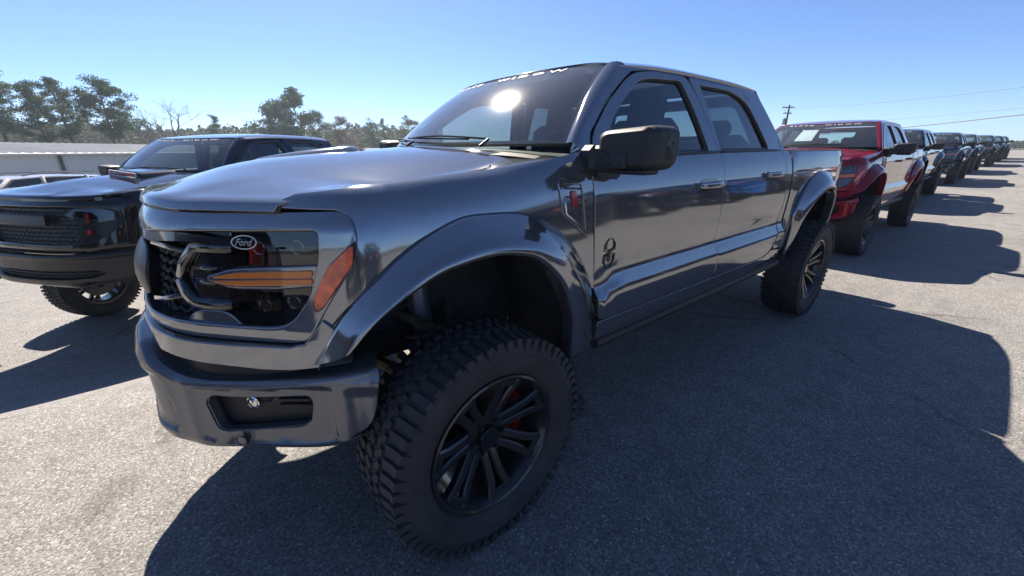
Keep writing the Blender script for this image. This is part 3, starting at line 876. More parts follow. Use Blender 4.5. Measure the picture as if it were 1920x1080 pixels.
    s.sheet(lambda u, w: (-.50 - .42*u - .0*w, w*.80, 1.475 + .025*np.sin(PI*u) - .02*np.abs(w)**4), np.linspace(0, 1, 10), np.linspace(-1, 1, 15), (0, 0, 1), .2)
    s.box((-.90, 0, 1.40), (.08, .34, .22), .02); s.box((-.90, .40, 1.475), (.14, .34, .06), .02); s.box((-1.2, 0, 1.22), (.6, .26, .22), .04)
    bag.append(('dashboard', s.mesh('dashboard', [M['dash']]), None))
    s = MB(); ring = [(-1.02 + .065*math.sin(a), .40 + .19*math.cos(a), 1.42 + .178*math.sin(a)) for a in np.linspace(0, 2*PI, 32, endpoint=False)]
    s.tube(ring, .016, 8, closed=True); s.box((-1.015, .40, 1.42), (.05, .13, .09), .02)
    for d in ((0, .17, 0), (0, -.17, 0), (0, 0, -.16)): s.tube([(-1.01, .40, 1.42), (-1.01 + d[2]*.35, .40 + d[1], 1.42 + d[2])], .014, 6)
    bag.append(('steering_wheel', s.mesh('steering_wheel', [M['dash']]), None))
    s = MB(); s.box((-.90, 0, 1.79), (.035, .25, .075), .012); s.tube([(-.88, 0, 1.80), (-.86, 0, 1.86)], .009, 6)
    bag.append(('rear_view_mirror', s.mesh('rear_view_mirror', [M['dash']]), None))
    # --- door mirrors
    s = MB()
    hd = rounded([(1.030, 1.442), (1.215, 1.430), (1.245, 1.462), (1.247, 1.570), (1.220, 1.590), (1.020, 1.578), (.995, 1.560), (.998, 1.500), (1.06, 1.49)], [.03, .03, .03, .03, .03, .02, .015, .01, .03])
    c = np.array(hd).mean(0)
    lay = [(-.700, .98), (-.63, 1.0), (-.585, .975), (-.560, .90), (-.548, .74)]
    for k in range(len(lay)-1):
        x0, s0 = lay[k]; x1, s1 = lay[k+1]
        A = np.array([(x0 - .03*((p[0]-1.0)/.3), *(c + (np.array(p)-c)*s0)) for p in hd]); B = np.array([(x1 - .03*((p[0]-1.0)/.3), *(c + (np.array(p)-c)*s1)) for p in hd])
        n = len(hd); V = np.concatenate([A, B]); F = [(i, (i+1) % n, n+(i+1) % n, n+i) for i in range(n)]
        w = V[list(F[0])]; gn = np.cross(w[1]-w[0], w[3]-w[0])
        if gn @ (w.mean(0) - np.array([w.mean(0)[0], *c])) < 0: F = [f[::-1] for f in F]
        s.add(V, F)
    s.add(B, [tuple(range(n))])
    s.box((-.640, .955, 1.470), (.17, .09, .11), .02, rotm('Z', -.15)); s.box((-.615, 1.025, 1.474), (.095, .12, .098), .012)
    s.box((-.572, 1.103, 1.468), (.040, .066, .062), .006)
    s.prism(rounded([(-.58, 1.50), (-.60, 1.40), (-.72, 1.385), (-.80, 1.44), (-.80, 1.50)], .02), lambda q: np.stack([q[:, 0], side_y(q[:, 0], np.minimum(q[:, 1], 1.45)) + .03, q[:, 1]], 1), lambda q: np.stack([q[:, 0], side_y(q[:, 0], np.minimum(q[:, 1], 1.45)) - .03, q[:, 1]], 1))
    s.box((-.63, 1.13, 1.428), (.10, .15, .022), .008)
    both('side_mirror', s, [M['plastic']], bag)
    g = MB(); gp = [tuple(c + (np.array(p)-c)*.92) for p in hd]
    g.prism(gp, lambda q: np.stack([-.712 - .03*((q[:, 0]-1.0)/.3), q[:, 0], q[:, 1]], 1), lambda q: np.stack([-.699 - .03*((q[:, 0]-1.0)/.3), q[:, 0], q[:, 1]], 1))
    both('side_mirror/mirror_glass', g, [M['mirror']], bag)
    g = MB(); g.box((-.665, 1.246, 1.505), (.035, .014, .075), .006)
    both('side_mirror/turn_signal', g, [M['clear']], bag)
FRONT = (1, 0, 0); FL = (.6, .8, 0)
def fas(out): return lambda s, z: fascia(s, z, out)
def bmp(out): return lambda s, z: bumper(s, z, out)
def mirror_poly(pts):
    """closed outline from its left half (first and last points on the middle line)"""
    r = [(-a, b) for a, b in pts[::-1] if abs(a) > 1e-6]
    return list(pts) + r
def strip(mb, path, f, w, out0, out1, m=0, n=None, sharp=0):
    """bar following a path of (s, z) on the face, w wide, raised from out0 to out1"""
    P = np.array(path, float)
    if n: P = smooth_line(P, n)
    t = np.gradient(P, axis=0); t /= np.linalg.norm(t, axis=1)[:, None] + 1e-9
    nrm = np.stack([-t[:, 1], t[:, 0]], 1)
    W = np.full(len(P), w) if np.isscalar(w) else np.interp(np.linspace(0, 1, len(P)), np.linspace(0, 1, len(w)), w)
    prof = [(-.5, out0), (-.5, out1*.7 + out0*.3), (-.36, out1), (.36, out1), (.5, out1*.7 + out0*.3), (.5, out0)]
    V = []
    for a, o in prof:
        q = P + nrm*(W*a)[:, None]
        V.append(np.stack([np.broadcast_to(c, len(P)) for c in f(q[:, 0], q[:, 1], o)], 1))
    V = np.stack(V, 1); k = len(prof); F = []
    for i in range(len(P)-1):
        for j in range(k-1): F.append((i*k+j, i*k+j+1, (i+1)*k+j+1, (i+1)*k+j))
    F.append(tuple(range(k))[::-1]); F.append(tuple((len(P)-1)*k+j for j in range(k)))
    A = V.reshape(-1, 3); q = A[[F[2][0], F[2][1], F[2][2]]]; nn = np.cross(q[1]-q[0], q[2]-q[0])
    if nn[0] < 0: F = [x[::-1] for x in F]
    mb.add(A, F, None, m)
BEZ = [(0, 1.336), (.35, 1.335), (.52, 1.333), (.71, 1.336), (.89, 1.340), (1.03, 1.345), (1.070, 1.330), (1.088, 1.29), (1.095, 1.246), (1.074, 1.178), (1.012, 1.067), (.970, .985), (.945, .962), (.91, .953), (.70, .943), (.52, .944), (.35, .952), (0, .955)]
OPEN = [(0, 1.272), (.34, 1.276), (.525, 1.287), (.71, 1.292), (.89, 1.299), (.972, 1.302), (.992, 1.290), (1.000, 1.224), (.972, 1.100), (.925, 1.030), (.89, 1.005), (.84, .995), (.70, .990), (.52, .991), (.35, .995), (0, 1.0)]
def build_fender(bag):
    bx = [(float(fascia(s, z)[0]), z) for s, z in ((1.012, 1.060), (1.074, 1.174), (1.099, 1.246), (1.093, 1.300), (1.070, 1.338), (1.035, 1.352))]
    poly = [(.545, 1.356), (.516, 1.374), (.48, 1.391), (.34, 1.410), (.18, 1.421), (0, 1.434), (-.2, 1.449), (-.4, 1.472), (-.595, 1.505)]
    poly += [(-.597, 1.47), (-.604, 1.20), (-.634, .91)]
    poly += [tuple(p) for p in af[::-1] if p[1] > .905]
    poly += [(.505, .965), (.535, 1.005), ]
    b0 = bx[0]; poly += bx
    b = MB()
    b.panel(poly, lambda x, z: (x, fender_y(x, z), z), FL, .02, .032)
    # cowl corner between hood, door and windshield
    both('fender', b, [M['paint'], M['gloss']], bag)
    b = MB()
    o = lambda d: (lambda x, z: (x, fender_y(x, z) + d, z))
    fr = rounded([(-.400, 1.402), (-.540, 1.392), (-.572, 1.150), (-.415, 1.265)], [.02, .02, .015, .03])
    inn = rounded([(-.418, 1.386), (-.528, 1.378), (-.553, 1.185), (-.430, 1.275)], [.015, .015, .01, .02])
    b.panel(fr, o(.006), LEFT, .012, .03, holes=[inn]); b.panel(inn, o(-.004), LEFT, .01, .03, m=1)
    for k in range(4):
        z0 = 1.365 - k*.033; b.tube([(-.435, float(fender_y(-.44, z0)) + .0, z0), (-.53, float(fender_y(-.53, z0)) + .0, z0 - .008)], .004, 5, m=1)
    strip_pts = [(-.428, 1.335), (-.432, 1.268), (-.550, 1.180)]
    b.tube([(x, float(fender_y(x, z)) + .006, z) for x, z in strip_pts], .005, 6, m=2)
    both('fender/fender_vent', b, [M['paint'], M['gloss'], M['chrome']], bag)
    b = MB(); b.panel(rounded([(-.466, 1.352), (-.492, 1.349), (-.500, 1.292), (-.474, 1.296)], .008), o(.008), LEFT, .012, .03)
    both('fender/vent_badge', b, [M['tail']], bag)
def hood_edge(x): return np.interp(x, [-.56, -.2, .18, .40, .48, .52, .56], [.848, .856, .856, .842, .812, .785, .752])
def build_hood(bag, ram=False):
    b = MB()
    ts = np.concatenate([[0, .006, .012, .02, .03, .045, .065, .09, .12], np.linspace(.16, 1, 26)])
    ws = np.concatenate([-np.linspace(1, .70, 18), np.linspace(-.67, .67, 37), np.linspace(.70, 1, 18)])
    def f(t, w):
        a = np.abs(w); y = a*np.interp(t, [0, .02, .05, .10, .20, .6, 1], [.745, .765, .790, .824, .852, .856, .848])
        X, Y, Z = hood(t, y)
        return X, y*np.sign(w), Z
    b.sheet(f, ts, ws, (0, 0, 1), .022)
    bag.append(('hood', b.mesh('hood', [M['paint']]), None))
    # raised vents on the hood, one each side of the middle
    for s in (() if ram else (-1,)):
        b = MB()
        def top(x, y):
            t = (np.asarray(x) - hood_xf(y)) / (hood_xb(y) - hood_xf(y))
            return hood(t, y)[2]
        cx, cy = .22, s*.13
        rows = []
        n = 9
        xs = np.linspace(-.22, .22, n)
        def vf(u, w):
            x = cx + u*.24; y = cy + s*0 + w*(.085 + .02*(-u))
            h = .030*np.clip(1 - np.abs(w)**4, 0, 1)*np.clip((1 - u)/2, 0, 1)**.5*np.clip((u + 1)*6, 0, 1)
            return x, y, top(x, y) + h + .001
        b.sheet(vf, np.linspace(-1, 1, 17), np.linspace(-1, 1, 13), (0, 0, 1))
        bag.append(('hood/hood_vent', b.mesh('hood_vent', [M['paint']]), None, 0))
        b = MB()
        for k in range(3):
            x = cx - .245 - .0*k; z = float(top(x, cy)) + .006 + k*.005
            b.box((x + .008, cy, z), (.03, .15, .003), .001)
        bag.append(('hood/vent_grille', b.mesh('vent_grille', [M['redp']]), None, 0))
    b = MB()
    b.sheet(lambda u, w: (fascia(u, 1.335 - .012*w, -.012 - .0*w)[0], fascia(u, 1.335, -.012)[1], 1.356 - .03*w), np.linspace(-.86, .86, 40), np.linspace(0, 1, 3), FRONT)
    bag.append(('hood_seal', b.mesh('hood_seal', [M['gloss']]), None))
def build_front_f(bag):
    build_fender(bag); build_hood(bag)
    outer = mirror_poly(rounded(BEZ, [0] + [.02]*3 + [.03, .05, .05, .05, .03, .08, .08, .06, .05, .04, .04, .02, .02, 0], 3))
    hole = mirror_poly(rounded(OPEN, [0, .02, .02, .02, .02, .02, .02, .05, .08, .06, .04, .04, .03, .03, .02, 0], 3))
    b = MB()
    b.panel(outer, lambda s, z: fascia(s, z, .006 - .020*np.clip((np.asarray(z) - 1.288)/.055, 0, 1.1)**2 - .018*np.clip((.995 - np.asarray(z))/.05, 0, 1.1)**2), FRONT, .05, .022, holes=[hole], edge=.008)
    bag.append(('grille_surround', b.mesh('grille_surround', [M['paint']]), None))
    # side marker lamp set in the surround
    mk = rounded([(1.089, 1.254), (1.026, 1.192), (.984, 1.096), (.992, 1.066), (1.012, 1.078), (1.090, 1.203)], [.006, .012, .012, .010, .010, .010])
    mc = np.array(mk).mean(0)
    b = MB(); b.panel([tuple(mc + (np.array(p)-mc)*1.11) for p in mk], fas(.0075), FL, .012, .03)
    both('marker_bezel', b, [M['gloss']], bag)
    b = MB(); b.panel(mk, fas(.012), FL, .01, .02)
    both('marker_bezel/marker_lens', b, [M['amber2']], bag)
    # dark pan behind the opening
    b = MB(); pan = mirror_poly([(0, 1.29), (.71, 1.30), (.98, 1.31), (1.02, 1.22), (.99, 1.08), (.90, .985), (.35, .975), (0, .975)])
    b.panel(pan, fas(-.075), FRONT, .01, .06)
    # side wall of the opening
    bag.append(('grille_pan', b.mesh('grille_pan', [M['satin']]), None))
    # grille: honeycomb of zig-zag bars, slim blades, middle block
    g = MB()
    for r in range(9):
        z0 = 1.008 + r*.031
        n = 38
        pts = [(-.58 + 1.16*k/n, z0 + (.008 if (k + r) % 2 else -.008)) for k in range(n+1)]
        X = np.array([[float(c) for c in fascia(a, z, -.045)] for a, z in pts])
        g.tube(X, .0062, 4)
    bag.append(('grille', g.mesh('grille', [M['plastic']]), None))
    g = MB(); strip(g, [(-.70, 1.252), (-.5, 1.262), (-.34, 1.252), (0, 1.250), (.34, 1.252), (.5, 1.262), (.70, 1.252)], fascia, [.026, .040, .040, .034, .040, .040, .026], -.06, .000, n=50)
    bag.append(('grille/upper_blade', g.mesh('upper_blade', [M['blade']], 18), None, 0))
    g = MB()
    blk = mirror_poly(rounded([(0, 1.205), (.20, 1.200), (.245, 1.165), (.235, 1.055), (.18, 1.020), (0, 1.015)], [0, .03, .04, .05, .03, 0]))
    g.panel(blk, lambda s, z: fascia(s, z, .028 - .10*np.abs(np.abs(s)/.25)**3*.3 - 3.0*(np.asarray(z)-1.11)**2), FRONT, .07, .03, edge=.008)
    bag.append(('grille/centre_block', g.mesh('centre_block', [M['satin']]), None, 0))
    # C-shaped blades at each side
    g = MB()
    strip(g, [(.70, 1.232), (.60, 1.232), (.545, 1.228), (.50, 1.175), (.485, 1.13)], fascia, [.040, .038, .036, .032], -.05, -.010)
    strip(g, [(.48, 1.125), (.505, 1.080), (.545, 1.052), (.60, 1.050), (.70, 1.056)], fascia, [.032, .036, .040, .040], -.05, -.010)
    g.panel(rounded([(.500, 1.130), (.555, 1.212), (.72, 1.214), (.72, 1.064), (.555, 1.066)], .012), fas(-.030), FL, .03, .03, m=1)
    for zz in (1.165, 1.120): strip(g, [(.535, zz), (.63, zz)], fascia, .016, -.035, -.018)
    strip(g, [(.30, 1.225), (.50, 1.215)], fascia, .018, -.06, -.012); strip(g, [(.28, 1.03), (.40, 1.05), (.49, 1.07)], fascia, .018, -.06, -.012)
    both('grille/side_blade', g, [M['gloss'], M['gloss']], bag, 18)
    # painted wedges at the lower and upper inner corners of each lamp
    g = MB(); g.panel(rounded([(.515, .992), (.545, 1.022), (.60, 1.032), (.675, 1.030), (.725, .992)], [.01, .02, .02, .03, .01]), fas(-.010), FL, .05, .03, edge=.006)
    both('grille/corner_wedge', g, [M['paint']], bag)
    g = MB(); g.panel(rounded([(.40, 1.285), (.52, 1.288), (.68, 1.291), (.68, 1.262), (.55, 1.255), (.48, 1.262)], .006), fas(-.022), FL, .03, .03)
    both('grille/corner_wedge', g, [M['paint']], bag)
    # head lamp: deep dark bowl, projector boxes, amber light bar, smoked lens
    lamp = rounded([(.700, 1.290), (.89, 1.2965), (.970, 1.2995), (.989, 1.288), (.997, 1.224), (.969, 1.101), (.922, 1.032), (.887, 1.008), (.838, .998), (.725, .993), (.685, 1.04), (.68, 1.20)], [.02, 0, .02, .02, .05, .06, .04, .04, .03, .03, .04, .04])
    b = MB(); b.panel(lamp, fas(-.065), FL, .01, .05)
    bw = resample(lamp, .05)
    def wall(k): return [np.array([float(c) for c in fascia(p[0], p[1], k)]) for p in bw]
    A, B = np.array(wall(-.012)), np.array(wall(-.066)); n = len(A)
    b.add(np.concatenate([A, B]), [(i, (i+1) % n, n+(i+1) % n, n+i) for i in range(n)] , None)
    both('headlight', b, [M['bowl']], bag)
    for (s0, z0, w, h) in ((.78, 1.235, .10, .055), (.91, 1.240, .10, .055), (.80, 1.060, .09, .06), (.90, 1.075, .07, .07)):
        b = MB(); ctr = np.array([float(c) for c in fascia(s0, z0, -.048)]); a = math.atan2(*(np.array([float(c) for c in fascia(s0+.01, z0)])[:2] - np.array([float(c) for c in fascia(s0-.01, z0)])[:2])[::-1])
        b.box(ctr, (w, .05, h), .012, rotm('Z', a))
        nrm = np.array([math.sin(a), -math.cos(a), 0]); nrm = nrm if nrm[0] > 0 else -nrm
        r = np.array([[math.cos(t)*.02, math.sin(t)*.02] for t in np.linspace(0, 2*PI, 16, endpoint=False)])
        tt = np.array([math.cos(a), math.sin(a), 0])
        b.tube([ctr + nrm*.025 + tt*p[0] + np.array([0, 0, 1])*p[1] for p in r], .004, 5, m=1, closed=True)
        both('headlight/projector', b, [M['gloss'], M['chrome']], bag)
    b = MB()
    for zz in (1.262, 1.215, 1.09, 1.035):
        P = [tuple(float(c) for c in fascia(s, zz + .1*(s-.8)*.2, -.06)) for s in np.linspace(.72, .96 - max(0, (1.1-zz))*.5, 8)]; b.tube(P, .004, 5)
    both('headlight/reflector_rib', b, [M['chrome']], bag)
    bar = rounded([(.612, 1.140), (.70, 1.168), (.86, 1.181), (.986, 1.191), (.980, 1.140), (.86, 1.126), (.70, 1.118)], [.01, .03, 0, .004, .004, 0, .03])
    b = MB(); b.panel(bar, fas(.002), FL, .06, .025, edge=.008)
    both('headlight/light_bar', b, [M['paint']], bag)
    for (za, zb) in (((1.162, 1.176), (1.149, 1.163)), ((1.138, 1.152), (1.126, 1.143))):
        b = MB(); b.panel(rounded([(.640 if za[0] > 1.15 else .645, za[0]-.016 if za[0] > 1.15 else za[0]-.004), (.72, za[0]), (.975, za[1] + .004), (.972, zb[1]), (.72, zb[0])], .005), fas(.0075), FL, .01, .025)
        both('headlight/amber_strip', b, [M['amber']], bag)
    # the smoked lens is two sheets, above and below the light bar
    up = rounded([(.700, 1.288), (.89, 1.2945), (.968, 1.2975), (.987, 1.286), (.995, 1.224), (.990, 1.199), (.86, 1.190), (.70, 1.179)], [.01, 0, .02, .02, .03, .005, 0, .01])
    dn = rounded([(.70, 1.109), (.86, 1.117), (.976, 1.130), (.967, 1.101), (.920, 1.034), (.885, 1.010), (.836, 1.000), (.727, .996), (.69, 1.04)], [.01, 0, .005, .05, .04, .04, .03, .03, .03])
    b = MB(); b.panel(up, fas(-.004), FL, .003, .03); b.panel(dn, fas(-.004), FL, .003, .03)
    both('headlight/lens', b, [M['lens']], bag)
    # reflection of an oval emblem on the lamp glass, modelled as ring and lettering
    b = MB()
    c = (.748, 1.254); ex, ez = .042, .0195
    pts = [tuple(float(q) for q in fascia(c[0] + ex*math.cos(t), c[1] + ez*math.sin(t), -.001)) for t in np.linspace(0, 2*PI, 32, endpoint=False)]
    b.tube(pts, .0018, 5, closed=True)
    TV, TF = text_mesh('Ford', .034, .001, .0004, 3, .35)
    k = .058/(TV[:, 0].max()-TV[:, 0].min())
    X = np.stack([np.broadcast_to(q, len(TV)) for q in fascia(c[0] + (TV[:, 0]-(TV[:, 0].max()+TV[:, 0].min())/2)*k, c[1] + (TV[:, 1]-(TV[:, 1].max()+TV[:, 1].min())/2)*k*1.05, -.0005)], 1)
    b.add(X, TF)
    bag.append(('badge_reflection', b.mesh('badge_reflection', [M['decal']]), None))
    # painted apron below the surround, dark slot, bumper
    b = MB()
    ap = mirror_poly([(0, .940), (.36, .938), (.52, .930), (.70, .930), (.90, .938), (.955, .955), (.985, .990), (1.010, 1.030), (1.040, 1.008), (1.022, .955), (1.000, .885), (.90, .866), (.79, .858), (.575, .860), (.42, .868), (0, .872)])
    b.panel(ap, lambda s, z: fascia(s, z, .010 - .5*np.clip(.95 - np.asarray(z), 0, 1)*.3), FRONT, .03, .035, edge=.006)
    bag.append(('apron', b.mesh('apron', [M['paint']]), None))
    b = MB(); b.sheet(lambda u, w: bumper(u, .70 + .26*w, -.055), np.linspace(-1.08, 1.08, 40), np.linspace(0, 1, 4), FRONT)
    bag.append(('bumper_slot', b.mesh('bumper_slot', [M['satin']]), None))
    bs = lambda y: float(b2s(y))
    top = [(0, .868), (bs(.22), .864), (bs(.31), .815), (bs(.40), .778), (bs(.50), .776), (bs(.62), .790), (bs(.80), .824), (bs(.91), .852), (bs(.953), .864)]
    bot = [(bs(.953), .800), (bs(.945), .700), (bs(.915), .612), (bs(.84), .562), (bs(.60), .526), (bs(.37), .478), (0, .462)]
    pocket = rounded([(bs(.520), .722), (bs(.800), .758), (bs(.808), .735), (bs(.795), .655), (bs(.770), .636), (bs(.545), .582), (bs(.520), .590), (bs(.500), .690)], .018)
    plate = mirror_poly(rounded([(0, .760), (bs(.24), .755), (bs(.33), .690), (bs(.36), .560), (bs(.33), .535), (0, .530)], [0, .03, .04, .02, .02, 0]))
    def bumps(s, z):
        # pressed bolder edge round each lamp pocket, folded corner at each end
        a = np.abs(s); z = np.asarray(z, float)
        u = np.clip((a - bs(.44)) / .03, 0, 1) * np.clip((bs(.87) - a) / .03, 0, 1)
        mid = .665 + .10*(a - bs(.65))
        v = np.clip((.118 - np.abs(z - mid)) / .022, 0, 1)
        o = -.014 * sst(0, 1, u) * sst(0, 1, v)
        fold = np.clip((a - bs(.885) - .05*np.abs(z - .70)) / .02, 0, 1)
        o = o - .012*fold*np.clip((.80 - z)/.03, 0, 1)
        pe = bs(.355) - .35*np.clip(z - .66, 0, 1)
        o = o - .016*sst(pe, pe - .022, a)*sst(.528, .545, z)*sst(.762, .745, z)
        return bumper(s, z, o)
    zt = pchip([-.02] + [t[0] for t in top] + [bs(.953) + .2], [.868] + [t[1] for t in top] + [.866]); zb = pchip([-.02] + [t[0] for t in bot[::-1]] + [bs(.953) + .2], [.472] + [t[1] for t in bot[::-1]] + [.82])
    b = MB()
    ss = np.linspace(0, bs(.953), 60)
    outl = [(a, float(zt(a)) - .026) for a in ss] + [(a, float(zb(a)) + .022) for a in ss[::-1] if a < bs(.948)]
    b.panel(mirror_poly(outl), bumps, FRONT, .03, .020, holes=[pocket, [(-p[0], p[1]) for p in pocket[::-1]]], edge=.004)
    sv = np.linspace(-bs(.953), bs(.953), 121)
    def roll_t(u, w):
        a = np.abs(u); th = np.clip(w, 0, 1)*PI/2; z = zt(a) - .0265
        x, y, _ = bumps(u, z); x2, y2, _ = bumper(u, z, -.030*(1 - np.cos(th)) - .085*np.clip(w - 1, 0, 1)); x0, y0, _ = bumper(u, z, 0)
        return x2 + (x - x0)*np.cos(th), y2 + (y - y0)*np.cos(th), z + .0265*np.sin(th) + .006*np.clip(w - 1, 0, 1)
    def roll_b(u, w):
        a = np.abs(u); th = np.clip(w, 0, 1)*PI/2; z = zb(a) + .0225
        x2, y2, _ = bumper(u, z, -.03*(1 - np.cos(th)) - .06*np.clip(w - 1, 0, 1))
        return x2, y2, z - .0225*np.sin(th)
    b.sheet(roll_t, sv, np.concatenate([np.linspace(0, 1, 7), [1.3, 2]]), (1, 0, 1)); b.sheet(roll_b, sv[4:-4], np.concatenate([np.linspace(0, 1, 6), [2]]), (1, 0, -1))
    bag.append(('bumper', b.mesh('bumper', [M['bumperp']]), None))
    b = MB(); pk = rounded([(bs(.505), .735), (bs(.815), .775), (bs(.81), .64), (bs(.53), .565), (bs(.485), .60)], .02)
    b.panel(pk, bmp(-.058), FL, .01, .03)
    for k in range(4):
        strip(b, [(bs(.70), .755 - k*.022), (bs(.80), .768 - k*.022)], bumper, .006, -.058, -.045)
    A, B = np.array([[float(c) for c in bumper(p[0], p[1], -.010)] for p in pocket]), np.array([[float(c) for c in bumper(p[0], p[1], -.06)] for p in pocket]); n = len(A)
    b.add(np.concatenate([A, B]), [(i, (i+1) % n, n+(i+1) % n, n+i) for i in range(n)], None)
    both('fog_light', b, [M['plastic']], bag)
    b = MB(); ctr = np.array([float(c) for c in bumper(bs(.635), .698, -.046)])
    rg = MB()
    b.lathe([(.0, .016), (.014, .012), (.020, 0), (.024, 0), (.024, .012), (.020, .014)], 20)
    R = rotm('Z', -.85)
    b2 = MB(); b2.v = [a @ R.T + ctr for a in b.v]; b2.n = b.n; b2.f = b.f; b2.m = b.m; b2.k = b.k
    both('fog_light/lamp', b2, [M['chrome']], bag)
    b = MB(); ctr = (bs(.600), .566)
    pts = [tuple(float(q) for q in bumper(ctr[0] + .022*math.cos(t), ctr[1] + .020*math.sin(t), .004)) for t in np.linspace(0, 2*PI, 20, endpoint=False)]
    b.tube(pts, .0025, 5, closed=True); b.panel(rounded([(ctr[0]-.014, ctr[1]-.013), (ctr[0]+.014, ctr[1]-.013), (ctr[0]+.014, ctr[1]+.013), (ctr[0]-.014, ctr[1]+.013)], .012), bmp(.003), FRONT, .006, .02)
    both('bumper/parking_sensor', b, [M['bumperp']], bag)
    # lower air dam and tow hooks
    b = MB()
    b.sheet(lambda u, w: bumper(u*1.0, .56 - .16*w + .06*np.abs(u), -.06 - .10*w), np.linspace(-.95, .95, 36), np.linspace(0, 1, 6), FRONT, .02)
    bag.append(('air_dam', b.mesh('air_dam', [M['plastic']]), None))
    # spider emblem low on each front door
    b = MB()
    o = lambda x, z: (x, float(side_y(x, z)) + .0025, z)
    cx, cz = -.728, 1.062
    def seg(pts, r):
        b.tube([o(cx + p, cz + q) for p, q in pts], r, 5)
    th = lambda k, n: k/(n-1)
    b.panel([(cx + .010*math.cos(t), cz + .004 + .012*math.sin(t)) for t in np.linspace(0, 2*PI, 14, endpoint=False)], lambda x, z: (x, side_y(x, z) + .003, z), LEFT, .004, .02, edge=.001)
    b.panel([(cx + .013*math.cos(t), cz - .026 + .018*math.sin(t)) for t in np.linspace(0, 2*PI, 16, endpoint=False)], lambda x, z: (x, side_y(x, z) + .003, z), LEFT, .004, .02, edge=.001)
    for s in (-1, 1):
        for leg in ([(.010, .016), (.034, .030), (.030, .070), (.010, .088)], [(.014, .010), (.046, .016), (.046, .050), (.034, .066)],
                    [(.014, .0), (.048, -.012), (.050, -.050), (.040, -.064)], [(.010, -.008), (.034, -.018), (.036, -.066), (.014, -.092)]):
            P = np.array([(s*p*.82, q*.76) for p, q in leg])
            seg(P, .0021)
    both('front_door/spider_emblem', b, [M['decal_dark']], bag)
